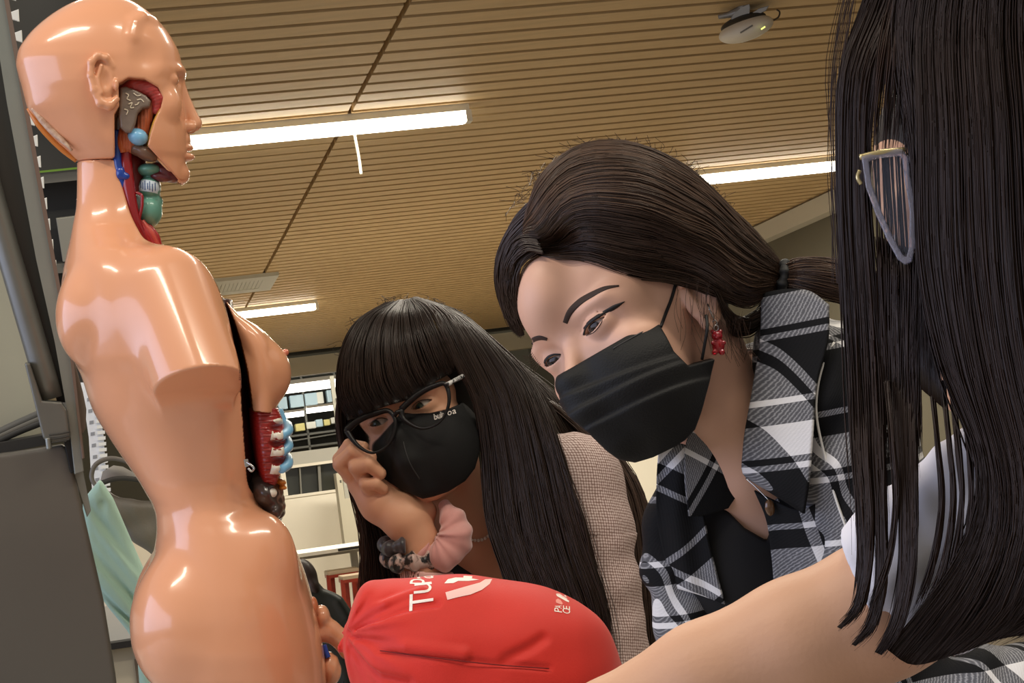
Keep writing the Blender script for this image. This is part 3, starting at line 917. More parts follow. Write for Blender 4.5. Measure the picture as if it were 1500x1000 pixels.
# loose chest plate
T_plate = Tab([(430, 318, 322, 30), (437, 317, 327, 70), (464, 324, 352, 110), (479, 328, 376, 124), (493, 332, 392, 132), (512, 338, 403, 136), (540, 346, 408, 138), (570, 352, 405, 136), (606, 357, 402, 132)])
IN = [(430, 322), (474, 337), (508, 347), (540, 354), (570, 359), (610, 364)]
T_in = Tab(IN)
def f_plate(P):
    d = loft(P, T_plate, 1, 2.4)
    for s in (-1, 1):
        d = smin(d, ell(P, (371, 548, 74 * s), (51, 52, 56)), 10)
        d = smin(d, ell(P, (414, 517, 74 * s), (5, 5, 5)), 2)
    d = smax(d, T_in(P[:, 1])[0] + np.abs(P[:, 2]) * 0.02 - P[:, 0], 2)
    return smax(d, P[:, 1] - (601 + (P[:, 0] - 365) * 0.1), 1.5)
def c_plate(V):
    cut = (V[:, 1] > 599.3 + (V[:, 0] - 365) * 0.1) | (V[:, 0] < T_in(V[:, 1])[0] + np.abs(V[:, 2]) * 0.02 + 1.2)
    c = np.where(cut[:, None], np.array(lin((120, 64, 26))), SK)
    nb = np.sqrt((V[:, 0] - 416) ** 2 + (V[:, 1] - 516) ** 2 + (np.abs(V[:, 2]) - 74) ** 2) < 7
    return np.where(nb[:, None], np.array(lin((205, 118, 92))), c)
sdf_obj('chest_plate', FT, f_plate, (312, 426, -150), (432, 612, 150), 2.0, M_body, torso, colf=c_plate)
# rib cage block below the plate
T_rib = Tab([(596, 361, 404, 118), (615, 362, 411, 122), (640, 365, 415, 124), (660, 368, 416, 122), (680, 372, 411, 116), (700, 378, 404, 100), (716, 386, 399, 70)])
def f_rib(P):
    d = loft(P, T_rib, 1, 4.0)
    for y in (624, 647, 671, 694):
        d = smax(d, -chain(P, [(362, y - 5, -140, 4), (385, y, -140, 4), (420, y - 4, -80, 4), (424, y - 6, 0, 4), (420, y - 4, 80, 4)]), 5)
    return d + 0.25 * np.sin(P[:, 1] * 1.9)
rc = sdf_obj('rib_muscles', FT, f_rib, (358, 590, -134), (424, 722, 134), 2.0, mat('muscle_red', (150, 32, 26), rough=0.35, coat=0.3, noise=0.18, nscale=60, stretch=(1, 8, 8)), torso)
M_bone = mat('bone_white', (236, 228, 212), rough=0.35, coat=0.2); M_cart = mat('cartilage_blue', (126, 186, 224), rough=0.3, coat=0.3)
for i, y in enumerate((612, 634, 657, 681)):
    x0 = 391 + (3 if not i else 0)
    mk('rib', strip_on('rib', FT, f_rib, [(x0, y + 1), (x0 + 5, y + 2), (x0 + 14, y + 2), (x0 + 20, y)], [15, 12, 14, 15] if i else [2, 8, 9, 5], -150, 20, 3.0), M_bone, rc)
    for s in (-1, 1):
        if i: tube_obj('rib_cartilage', FT, [(x0 + 15, y + 1, 113 * s), (x0 + 23, y - 3, 94 * s), (x0 + 27, y - 10, 50 * s), (x0 + 27, y - 14, 0)], [6, 8, 8, 7], M_cart, rc, sides=10)
tube_obj('sternum', FT, [(404, 600, 0), (410, 620, 0), (414, 650, 0), (408, 684, 0)], [10, 12, 10, 5], M_cart, rc, sides=10)
def f_tip(P): return ell(P, (391, 716, -92), (10, 8, 12))
sdf_obj('rib_tip', FT, f_tip, (378, 704, -108), (404, 728, -76), 1.5, M_bone, rc)
def f_liver(P):
    d = ell(P, (384, 716, -10), (28, 38, 96), rotm(0, 0, -24))
    d = smin(d, ell(P, (398, 742, -20), (18, 22, 80)), 8)
    return d + 1.0 * np.sin(P[:, 2] * 0.25) * np.sin(P[:, 1] * 0.3)
sdf_obj('liver', FT, f_liver, (340, 665, -120), (436, 775, 110), 2.2, mat('liver_brown', (66, 52, 46), rough=0.3, coat=0.4, noise=0.2, nscale=30), torso)
def f_gall(P): return smin(ell(P, (407, 702, -60), (9, 5, 22), rotm(0, 0, 14)), ell(P, (409, 710, -56), (8, 4, 20), rotm(0, 0, 8)), 1.0)
sdf_obj('stomach_edge', FT, f_gall, (392, 690, -90), (422, 722, -30), 1.5, mat('organ_orange', (214, 128, 34), rough=0.35, coat=0.3), torso)
def f_lung(P): return np.maximum(loft(P, Tab([(440, 300, 340, 80), (520, 300, 352, 110), (600, 310, 366, 110), (690, 320, 372, 100), (714, 340, 372, 70)]), 1, 2.2), -1e3)
sdf_obj('inner_organs', FT, f_lung, (290, 436, -116), (384, 720, 116), 3.0, mat('organ_dark', (58, 24, 20), rough=0.4, coat=0.2), torso)
# latch hook at the waist edge
M_metal = mat('steel', (190, 190, 188), rough=0.25, metal=1.0)
hk = tube_obj('latch_hook', FT, [(354, 670, -136), (360, 673, -142), (366, 680, -144), (363, 683, -144), (358, 679, -143)], 1.6, M_metal, torso)
mk('latch_plate', prism_mesh('latch_plate', FT, [(352, 667), (358, 666), (360, 676), (354, 678)], -140, -134, 0.6), M_metal, hk)

# neck and cheek organs
M_red = mat('artery_red', (140, 20, 26), rough=0.25, coat=0.4); M_mus = mat('muscle_pink', (186, 78, 62), rough=0.4, coat=0.2, noise=0.15, nscale=60, stretch=(6, 1, 6))
M_blue = mat('vein_blue', (26, 62, 150), rough=0.25, coat=0.4); M_teal = mat('cartilage_teal', (98, 152, 136), rough=0.35, coat=0.3); M_gray = mat('gland_grey', (120, 104, 92), rough=0.35, coat=0.3, noise=0.15, nscale=60)
T_core = Tab([(206, 132, 206, 34), (240, 130, 214, 36), (280, 130, 212, 36), (330, 130, 214, 34), (385, 140, 224, 40)])
def f_core(P): return loft(P, T_core, 1, 2.2)
sdf_obj('neck_core', FT, f_core, (124, 200, -44), (232, 390, 44), 2.2, mat('core_dark_red', (104, 26, 24), rough=0.4, coat=0.2), torso)
def f_mass(P):
    d = chain(P, [(180, 140, -44, 9), (200, 134, -52, 12), (222, 139, -54, 11), (232, 152, -52, 9), (230, 168, -50, 7)], 4)
    return d + 0.3 * np.sin(P[:, 1] * 1.3 + P[:, 0] * 0.4)
sdf_obj('temple_muscle', FT, f_mass, (164, 116, -74), (250, 184, -30), 1.5, mat('muscle_rose', (176, 62, 58), rough=0.35, coat=0.3, noise=0.15, nscale=70), torso)
def f_cheekm(P): return smin(chain(P, [(222, 158, -44, 9), (212, 180, -42, 11), (208, 200, -40, 10)], 3), ell(P, (190, 208, -36), (18, 22, 16)), 6) + 0.6 * np.sin(P[:, 0] * 1.2)
sdf_obj('cheek_muscle', FT, f_cheekm, (164, 140, -64), (240, 238, -14), 1.6, mat('muscle_orange', (186, 96, 60), rough=0.4, coat=0.2, noise=0.15, nscale=70), torso)
GL = [(178, 139), (186, 137), (200, 142), (215, 150), (222, 158), (220, 166), (210, 168), (203, 176), (200, 190), (194, 203), (186, 203), (178, 196), (176, 180), (177, 160)]
def f_gl(P):
    d = np.maximum(poly2(P, GL) + 3, np.abs(P[:, 2] + 58) - 7)
    q = poly2(P, GL) + 4; r = np.abs(P[:, 2] + 58) - 6
    return np.sqrt(np.maximum(q, 0) ** 2 + np.maximum(r, 0) ** 2) + np.minimum(np.maximum(q, r), 0) - 4
gl = sdf_obj('salivary_gland', FT, f_gl, (168, 130, -76), (230, 212, -42), 1.4, M_gray, torso)
for pts in ([(186, 147), (190, 150), (188, 155), (193, 158)], [(197, 147), (203, 151), (208, 150)], [(190, 163), (195, 161), (193, 168), (198, 168)], [(202, 157), (208, 156), (212, 160)], [(184, 170), (189, 172), (187, 178)], [(199, 164), (203, 163), (205, 160)]):
    tube_obj('duct_mark', FT, [(x, y, -68.5) for x, y in pts], 0.9, mat('duct_cream', (214, 202, 180), rough=0.3), gl, sides=5)
def f_blob(P): return ell(P, (203, 207, -50), (15, 12, 14), rotm(0, 0, 20))
sdf_obj('gland_blue', FT, f_blob, (184, 190, -68), (222, 224, -32), 1.5, M_cart, torso)
def f_sub(P): return smin(ell(P, (213, 229, -40), (20, 10, 14), rotm(0, 0, 28)), ell(P, (200, 222, -38), (10, 10, 12)), 4)
sdf_obj('jaw_gland', FT, f_sub, (184, 208, -58), (240, 248, -22), 1.6, mat('gland_brown', (108, 80, 62), rough=0.35, coat=0.3), torso)
def f_tong(P): return smin(ell(P, (242, 254, -10), (24, 11, 22), rotm(0, 0, 30)), ell(P, (236, 262, -24), (16, 7, 10), rotm(0, 0, 10)), 3)
sdf_obj('jaw_floor', FT, f_tong, (212, 234, -40), (274, 282, 20), 1.8, mat('tissue_plum', (96, 34, 40), rough=0.35, coat=0.4), torso)
def f_lar(P):
    d = ell(P, (219, 251, -14), (19, 10, 26)); 
    d = smin(d, ell(P, (219, 277, -12), (17, 18, 24)), 4)
    d = smin(d, ell(P, (219, 310, -10), (19, 24, 26)), 5)
    return smin(d, ell(P, (224, 296, -4), (15, 12, 18)), 4)
lar = sdf_obj('larynx', FT, f_lar, (194, 236, -44), (244, 340, 22), 1.8, M_teal, torso)
M_label = mat('label_pale', (196, 210, 222), rough=0.5); M_ink = mat('label_ink', (58, 84, 130), rough=0.6)
lb = mk('paper_label', decal_poly('paper_label', FT, f_lar, [(203, 264), (233, 270), (235, 287), (204, 282)], -60, 20, lift=0.8), M_label, lar)
for i, x in enumerate((206, 209, 212, 216, 219, 223, 227)):
    y0 = 266 + (x - 203) * 0.2
    mk('label_stroke', decal_poly('label_stroke', FT, f_lar, [(x, y0 + (i % 2) * 3), (x + 1.3, y0 + (i % 2) * 3), (x + 1.6, y0 + 12 + (i % 3)), (x + 0.3, y0 + 12 + (i % 3))], -60, 20, lift=1.2), M_ink, lar)
def f_thy(P): return ell(P, (200, 303, -30), (8, 20, 8), rotm(0, 0, 10))
sdf_obj('thyroid_lobe', FT, f_thy, (186, 280, -44), (216, 328, -18), 1.5, mat('gland_slate', (112, 128, 124), rough=0.3, coat=0.3), torso)
tube_obj('artery', FT, [(186, 214, -34), (186, 240, -36), (188, 270, -36), (193, 300, -37), (200, 330, -36), (214, 356, -30)], [7, 9, 10, 9, 9, 7], M_red, torso, sides=10)
tube_obj('artery', FT, [(200, 286, -40), (208, 290, -42), (209, 300, -42), (206, 318, -40), (202, 330, -38)], [2, 2.4, 2.4, 2.4, 3], M_red, torso)
for i, (a, b, c_) in enumerate((((200, 322, -34), (214, 345, -32), (229, 372, -26)), ((208, 326, -30), (220, 344, -28), (231, 366, -22)), ((214, 328, -22), (226, 346, -20), (234, 372, -14)), ((196, 330, -32), (206, 350, -32), (222, 374, -28)))):
    tube_obj('neck_muscle', FT, [a, b, c_], [4, 7, 6], mat('muscle_deep' + str(i % 2), ((158, 26, 28), (190, 72, 60))[i % 2], rough=0.3, coat=0.4), torso, sides=8)
tube_obj('vein', FT, [(172, 196, -36), (173, 222, -38), (174, 245, -40), (179, 262, -40), (183, 284, -36)], [5, 5.5, 6, 6, 5], M_blue, torso, sides=10)
def f_vb(P): return smin(ell(P, (185, 263, -42), (7, 6, 6)), ell(P, (178, 258, -42), (7, 10, 7)), 3)
sdf_obj('vein_branch', FT, f_vb, (168, 244, -52), (196, 274, -32), 1.4, M_blue, torso)
tube_obj('neck_band', FT, [(179, 206, -40), (180, 216, -42), (182, 228, -40)], [6, 6.5, 5], mat('muscle_orange2', (190, 96, 44), rough=0.35, coat=0.3), torso)
# cut edges: yellow fat along the cheek, skull rim behind
M_fat = mat('fat_yellow', (226, 168, 70), rough=0.35, coat=0.3, bump=0.5, bscale=500)
tube_obj('cheek_fat_edge', FT, [(236, 168, -55), (229, 184, -54), (223, 203, -50), (218, 220, -44)], [2, 3.4, 3.8, 2.5], M_fat, torso)
tube_obj('cheek_rim', FT, [(217, 221, -46), (230, 235, -40), (247, 252, -30), (264, 268, -14)], [1.8, 2, 2, 2], mat('rim_cream', (240, 196, 150), rough=0.35), torso)
tube_obj('skull_rim', FT, [(42, 160, -10), (56, 181, -10), (80, 208, -10), (100, 226, -10), (113, 236, -10)], [3, 5, 5, 5, 4], mat('rim_orange', (206, 122, 44), rough=0.35, coat=0.3), torso)
tube_obj('skull_bone', FT, [(50, 163, -30), (62, 178, -34), (82, 200, -38), (100, 217, -42), (108, 226, -42)], [2.5, 5, 5, 4, 2], mat('spongy_bone', (232, 208, 182), rough=0.5, noise=0.35, nscale=160, rgb2=(150, 96, 70)), torso)
# pelvic insert of the model (simplified)
def f_pel(P): return smin(chain(P, [(455, 925, -14, 15), (482, 922, -14, 16), (500, 935, -14, 15), (509, 950, -14, 14)], 4), ell(P, (470, 900, -14), (12, 16, 22)), 10)
pel = sdf_obj('pelvic_insert', FT, f_pel, (436, 878, -44), (530, 972, 16), 2.0, M_skin, torso)
def f_pel2(P): return ell(P, (482, 976, -14), (16, 24, 24), rotm(0, 0, -10)) + 0.5 * np.sin(P[:, 0] * 0.5 + P[:, 1] * 0.2)
sdf_obj('pelvic_lower_part', FT, f_pel2, (460, 944, -46), (504, 1006, 16), 2.0, M_skin, torso)
tube_obj('pelvic_vein', FT, [(472, 940, -30), (475, 950, -32), (478, 958, -34)], 4, M_blue, torso)
def f_pad(P): return ell(P, (456, 886, -30), (8, 16, 16))
sdf_obj('pelvic_bone_pad', FT, f_pad, (444, 866, -50), (470, 906, -10), 1.8, mat('pad_orange', (196, 112, 70), rough=0.35, coat=0.3), torso)
# ------------------------------------------------------------------ work table, left-hand furniture, bags
M_tt = mat('table_laminate', (196, 192, 184), rough=0.35, noise=0.03, nscale=6)
M_leg = mat('table_leg_grey', (110, 110, 108), rough=0.35, metal=0.6)
tbl = thing('work_table', (-0.585, 1.84, 0), 'pale laminate work table under the torso model and the red bag', 'table')
ex, ey, ez = np.eye(3)
TZ = 0.742
mk('table_top', box_mesh('table_top', (-0.585, 1.84, TZ - 0.015), ex, ey, ez, 1.43, 0.92, 0.03, 0.006), M_tt, tbl)
for sx in (-1.2, 0.06):
    for sy in (1.46, 2.22):
        mk('leg', box_mesh('leg', (sx, sy, (TZ - 0.03) / 2), ex, ey, ez, 0.05, 0.05, TZ - 0.03, 0.006), M_leg, tbl)

tb2 = thing('side_table', (-0.7, 2.66, 0), 'pale side table under the stand, the mint jacket and the backpacks', 'table')
mk('table_top', box_mesh('table_top', (-0.72, 2.67, TZ - 0.015), ex, ey, ez, 1.1, 0.72, 0.03, 0.006), M_tt, tb2)
for sx in (-1.2, -0.22):
    for sy in (2.36, 2.98):
        mk('leg', box_mesh('leg', (sx, sy, (TZ - 0.03) / 2), ex, ey, ez, 0.05, 0.05, TZ - 0.03, 0.006), M_leg, tb2)
FL = Frame(70, 500, 2.45)
M_steel = mat('stand_steel', (112, 112, 106), rough=0.38, metal=0.55, noise=0.08, nscale=14)
M_steel2 = mat('stand_steel_pale', (136, 140, 134), rough=0.35, metal=0.5, noise=0.06, nscale=14)
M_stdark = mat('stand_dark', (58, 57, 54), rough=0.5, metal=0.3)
M_panel = mat('panel_grey', (92, 88, 80), rough=0.5, noise=0.05, nscale=3)
st = thing('display_stand', FL.w(np.array([150, 1120, 40.])), 'grey metal stand with tilted rails and a dark panel left of the torso model', 'stand')
mk('side_rail', prism_mesh('side_rail', FL, [(-24, -60), (0, -60), (9, 0), (36, 150), (78, 380), (104, 520), (123, 690), (109, 695), (100, 610), (80, 500), (53, 380), (10, 150), (-14, 0)], 0, 46, 1.5), M_steel2, st)
mk('rail_lip', prism_mesh('rail_lip', FL, [(-2, -60), (6, -60), (13, 0), (40, 150), (81, 380), (107, 520), (124, 670), (120, 672), (102, 520), (75, 380), (33, 150), (6, 0)], -6, 8, 1), mat('rail_lip_brown', (122, 106, 96), rough=0.35, metal=0.5), st)
mk('rail_web', prism_mesh('rail_web', FL, [(-70, -60), (-24, -60), (-14, 0), (10, 150), (53, 380), (80, 500), (96, 590), (84, 590), (22, 380), (-40, 150), (-80, 0)], 26, 52, 1), M_stdark, st)
tube_obj('tube_rail', FL, [(-118, -60, 8), (-78, 60, 8), (15, 380, 8), (75, 584, 8)], 17, M_steel, st, sides=18)
def f_brk(P):
    BR = [(36, 531), (44, 531), (62, 586), (90, 588), (98, 600), (103, 640), (96, 646), (70, 648), (63, 640)]
    q = poly2(P, BR) + 3; r = np.abs(P[:, 2] - 6) - 24
    return np.sqrt(np.maximum(q, 0) ** 2 + np.maximum(r, 0) ** 2) + np.minimum(np.maximum(q, r), 0) - 3
brk = sdf_obj('bracket', FL, f_brk, (28, 522, -26), (112, 656, 40), 2.0, M_steel, st)
for y in (634, 640, 645):
    tube_obj('bracket_groove', FL, [(72, y + 2, -24), (88, y, -25), (102, y - 3, -24)], 1.1, M_stdark, brk, sides=6)
tube_obj('bolt', FL, [(70, 640, -24), (72, 656, -24)], 4, M_steel2, brk)
def f_pad2(P):
    q = poly2(P, [(103, 524), (110, 530), (122, 575), (127, 600), (126, 628), (121, 637), (114, 630)]) + 2; r = np.abs(P[:, 2] - 30) - 10
    return np.sqrt(np.maximum(q, 0) ** 2 + np.maximum(r, 0) ** 2) + np.minimum(np.maximum(q, r), 0) - 2
sdf_obj('rest_pad', FL, f_pad2, (96, 516, 14), (136, 644, 46), 1.8, mat('pad_taupe', (104, 94, 84), rough=0.5), st)
mk('slot_block', prism_mesh('slot_block', FL, [(92, 640), (106, 634), (112, 690), (104, 694)], 6, 34, 1), mat('slot_black', (18, 18, 18), rough=0.6), st)
def f_pan(P):
    q = poly2(P, [(-90, 678), (20, 664), (92, 653), (100, 660), (120, 740), (152, 880), (170, 990), (182, 1098), (-90, 1132)]) + 5; r = np.abs(P[:, 2] - 40) - 20
    return np.sqrt(np.maximum(q, 0) ** 2 + np.maximum(r, 0) ** 2) + np.minimum(np.maximum(q, r), 0) - 5
pan = sdf_obj('panel', FL, f_pan, (-100, 645, 10), (194, 1126, 70), 3.5, M_panel, st)
mk('panel_bead', prism_mesh('panel_bead', FL, [(108, 694), (122, 690), (134, 750), (128, 760)], 26, 44, 1), M_steel2, st)
mk('cover_board', prism_mesh('cover_board', FL, [(-100, 300), (-10, 300), (22, 430), (52, 560), (64, 640), (20, 652), (-100, 668)], 130, 150, 1), mat('cover_cream', (176, 172, 150), rough=0.6, noise=0.05, nscale=6), st)
for i in range(3):
    tube_obj('fabric_fold', FL, [(-80, 668 + i * 9, 100), (-20, 645 + i * 6, 100), (30, 622 + i * 6, 98), (66, 606 + i * 7, 96)], 6, mat('fold_grey' + str(i), ((96, 94, 86), (120, 116, 104), (70, 68, 62))[i], rough=0.6), st, sides=8)
mk('dark_tray', prism_mesh('dark_tray', FL, [(-90, 668), (64, 640), (90, 650), (20, 664), (-90, 682)], 60, 120), M_stdark, st)  # dark flat piece between the cover board and the panel

# white toothed rack and dark shelving behind the head
FS = Frame(70, 250, 4.2)
sh = thing('dark_shelving', (float(FS.w(np.array([60, 250, 60.]))[0]), float(FS.w(np.array([60, 250, 60.]))[1]), 0), 'dark metal shelving unit behind the model\'s head', 'shelving')
M_sd = mat('shelving_dark', (50, 49, 45), rough=0.55, noise=0.1, nscale=6); M_sd2 = mat('shelving_mid', (96, 94, 86), rough=0.5)
mk('back_panel', prism_mesh('back_panel', FS, [(-60, -80), (112, -80), (190, 420), (215, 580), (-60, 580)], 90, 100), M_sd, sh)
mk('upright', prism_mesh('upright', FS, [(112, -80), (126, -80), (200, 420), (222, 580), (208, 580), (190, 420)], 40, 90), M_sd2, sh)
for y, m_ in ((60, M_sd), (258, M_sd2), (392, M_sd2)):
    mk('shelf', prism_mesh('shelf', FS, [(-60, y + 10), (150, y - 12), (150, y + 2), (-60, y + 24)], 10, 95), m_, sh)
mk('green_strip', prism_mesh('green_strip', FS, [(-60, 262), (150, 241), (150, 244), (-60, 265)], 4, 12), mat('green_edge', (96, 130, 44), rough=0.4), sh)
mk('file_box', prism_mesh('file_box', FS, [(82, 320), (150, 312), (156, 378), (92, 384)], 6, 60, 1), mat('file_grey', (128, 126, 116), rough=0.6), sh)
mk('side_frame', prism_mesh('side_frame', FS, [(-60, -80), (-20, -80), (-20, 1590), (-60, 1590)], 60, 90), M_sd, sh)
FR = Frame(60, 280, 3.3)
rk = thing('toothed_rack', FR.w(np.array([160, 760, 0.])), 'white toothed rack strip between the grey rail and the model\'s head', 'rack')
mk('backbone', prism_mesh('backbone', FR, [(-8, -60), (2, -60), (66, 370), (122, 720), (112, 722), (56, 370)], 4, 16), mat('rack_grey', (96, 94, 88), rough=0.5), rk)
M_tooth = mat('tooth_white', (232, 232, 224), rough=0.35)
me_t = None
y = -8; i = 0
while y < 400:
    x = 6 + (y + 40) * 0.150
    c = FR.w(np.array([x + 4, y, 2.])); 
    if me_t is None:
        tooth0 = mk('tooth', prism_mesh('tooth', FR, [(x - 4, y - 3), (x + 12, y - 9), (x + 13, y + 9), (x - 4, y + 4)], -4, 8, 0.8), M_tooth, rk); me_t = tooth0.data; c0 = c; l0 = np.array(tooth0.location)
    else:
        o = bpy.data.objects.new('tooth', me_t); COL.objects.link(o); o.parent = rk; o.location = l0 + (c - c0)
    y += 30.6
FP = Frame(140, 650, 3.8)
ps = mk('perforated_strip', prism_mesh('perforated_strip', FP, [(118, 560), (140, 560), (152, 640), (160, 770), (138, 770), (130, 640)], 0, 8), mat('strip_white', (236, 238, 240), rough=0.4), sh)
me_t = None
for i in range(24):
    y = 566 + i * 8.4; x = 141 + (y - 566) * 0.10
    c = FP.w(np.array([x, y, 0.]))
    if me_t is None:
        o = mk('slat', prism_mesh('slat', FP, [(x - 5, y - 2), (x + 6, y - 3), (x + 6, y + 2), (x - 5, y + 3)], -6, 4), M_tooth, ps); me_t = o.data; c0 = c; l0 = np.array(o.location)
    else:
        o = bpy.data.objects.new('slat', me_t); COL.objects.link(o); o.parent = ps; o.location = l0 + (c - c0)
    if i % 2 == 0:
        mk('perforation', prism_mesh('perforation', FP, [(x - 15, y), (x - 9, y - 1), (x - 9, y + 4), (x - 15, y + 5)], -1, 2), mat('perf_grey', (150, 152, 156), rough=0.5), ps)

# far-left low cupboard between panel and model
cb = thing('low_cupboard', on_plane(180, 1060, 6.0) * np.array([1, 1, 0]), 'white low cupboard with a black edge below the mint jacket', 'cupboard')
fbox('top_panel', 190, 905, 160, 50, 6.0, 0.3, M_white, cb)
fbox('edge_strip', 190, 938, 170, 9, 5.9, 0.3, mat('edge_black', (34, 32, 30)), cb)
c_ = on_plane(190, 943, 6.0); kk = float((c_ - CAM) @ _F) / FPX
mk('body', box_mesh('body', (c_[0], c_[1], c_[2] / 2), GG, DD, ZZ, 160 * kk, 0.3, c_[2]), M_cream, cb)
fbox('door_gap', 204, 985, 10, 40, 5.84, 0.02, mat('gap_brown', (110, 96, 80)), cb)

# mint jacket and taupe bag heaped behind the model
FJ = Frame(190, 830, 2.72)
TJ = [(122, 733), (146, 704), (150, 706), (166, 730), (186, 776), (206, 822), (230, 880), (300, 900), (320, 1000), (300, 1072), (215, 1072), (204, 1000), (200, 945), (186, 922), (160, 890), (132, 852), (124, 842), (121, 790)]
def folds(P, a=3.0):
    t = P[:, 0] * 0.75 + P[:, 1] * -0.55
    return a * np.sin(t * 0.16 + 1.2 * np.sin(P[:, 1] * 0.02)) + a * 0.5 * np.sin(t * 0.37 + P[:, 2] * 0.1) 
def f_jack(P):
    q = poly2(P, TJ) + 14; r = np.abs(P[:, 2] + 8 * np.sin(P[:, 1] * 0.03)) - 26
    d = np.sqrt(np.maximum(q, 0) ** 2 + np.maximum(r, 0) ** 2) + np.minimum(np.maximum(q, r), 0) - 14
    d = d + folds(P) * np.clip(-poly2(P, TJ) / 25, 0, 1)
    # long creases
    for a, b in (((150, 740, -40), (152, 780, -40)), ((126, 800, -42), (215, 900, -42)), ((130, 850, -42), (205, 920, -42)), ((170, 740, -42), (225, 860, -42))):
        d = smax(d, -cap(P, a, b, 3, 3), 8)
    return d
M_mint = mat('mint_cotton', (170, 204, 186), rough=0.8, noise=0.05, nscale=14, sheen=0.2, bump=0.15, bscale=500)
jk = sdf_obj('mint_jacket', FJ, f_jack, (108, 690, -60), (336, 1084, 60), 3.0, M_mint, label='mint green cotton jacket heaped behind the model\'s back', cat='jacket')
FK = Frame(220, 740, 2.85)
def f_tb(P):
    K = [(150, 716), (165, 722), (188, 730), (230, 738), (330, 760), (340, 900), (230, 820), (190, 786), (170, 760), (155, 735)]
    q = poly2(P, K) + 12; r = np.abs(P[:, 2]) - 30
    d = np.sqrt(np.maximum(q, 0) ** 2 + np.maximum(r, 0) ** 2) + np.minimum(np.maximum(q, r), 0) - 12
    d = d + 1.6 * np.sin(P[:, 0] * 0.05 + P[:, 1] * 0.12) + 0.8 * np.sin(P[:, 0] * 0.21 - P[:, 1] * 0.1)
    return smin(d, cap(P, (300, 800, 0), (320, 1060, 0), 40, 50), 10)
M_taupe = mat('taupe_nylon', (120, 113, 103), rough=0.5, noise=0.06, nscale=20, bump=0.15, bscale=400)
tbag = thing('taupe_backpack', FK.w(np.array([300, 1090, 0.])), 'taupe nylon backpack with a looped strap behind the model\'s waist', 'backpack')
sdf_obj('bag_body', FK, f_tb, (140, 700, -60), (380, 1120, 60), 3.0, M_taupe, tbag)
def ribbon(name, F, pts, wz, th, m_, parent):
    C = cr_path(pts, 40); rows = [np.column_stack([C[:, :2], C[:, 2] - wz]), np.column_stack([C[:, :2], C[:, 2]]), np.column_stack([C[:, :2], C[:, 2] + wz])]
    me = grid_patch(name, F, rows, 40, 6, th); fix_normals(me); return mk(name, me, m_, parent)
ribbon('strap', FK, [(150, 716, -20), (138, 700, -20), (142, 684, -20), (160, 675, -20), (182, 678, -20), (215, 694, -20), (260, 716, -20)], 16, 6, M_taupe, tbag)
ribbon('strap', FK, [(148, 712, -30), (170, 705, -30), (200, 706, -30), (240, 722, -30)], 14, 7, mat('strap_dark', (64, 60, 54), rough=0.6), tbag)
mk('inner_lining', prism_mesh('inner_lining', FK, [(146, 706), (150, 690), (166, 681), (180, 683), (205, 697), (170, 702)], 14, 20), mat('lining_white', (212, 206, 194), rough=0.7), tbag)

# dark green bag between model and red bag
FD = Frame(480, 900, 2.55)
def f_db(P):
    K = [(430, 812), (446, 824), (456, 838), (475, 862), (500, 876), (516, 900), (520, 960), (516, 1066), (420, 1066), (410, 900)]
    q = poly2(P, K) + 16; r = np.abs(P[:, 2]) - 40
    d = np.sqrt(np.maximum(q, 0) ** 2 + np.maximum(r, 0) ** 2) + np.minimum(np.maximum(q, r), 0) - 16
    d = d + 2.0 * np.sin(P[:, 0] * 0.12 - P[:, 1] * 0.07)
    return smax(d, -cap(P, (470, 860, -62), (514, 930, -62), 5, 5), 8)
db = thing('dark_backpack', FD.w(np.array([470, 1096, 0.])), 'dark green backpack squeezed between the model and the red bag', 'backpack')
sdf_obj('bag_body', FD, f_db, (396, 796, -66), (534, 1096, 66), 3.0, mat('dark_green_nylon', (50, 56, 48), rough=0.45, noise=0.08, nscale=20), db)
def f_dp(P): return smin(ell(P, (448, 842, -40), (16, 24, 20), rotm(0, 0, -25)), ell(P, (458, 858, -44), (10, 16, 16), rotm(0, 0, -25)), 4)
sdf_obj('pocket', FD, f_dp, (424, 810, -66), (480, 882, -10), 2.5, mat('pocket_dark', (70, 60, 54), rough=0.4), db)
for pts in ([(500, 962, -50), (494, 985, -54), (488, 1020, -54)], [(504, 960, -50), (503, 990, -54), (502, 1030, -54)]):
    tube_obj('draw_cord', FD, pts, 2.0, mat('cord_black', (16, 16, 16), rough=0.6), db)

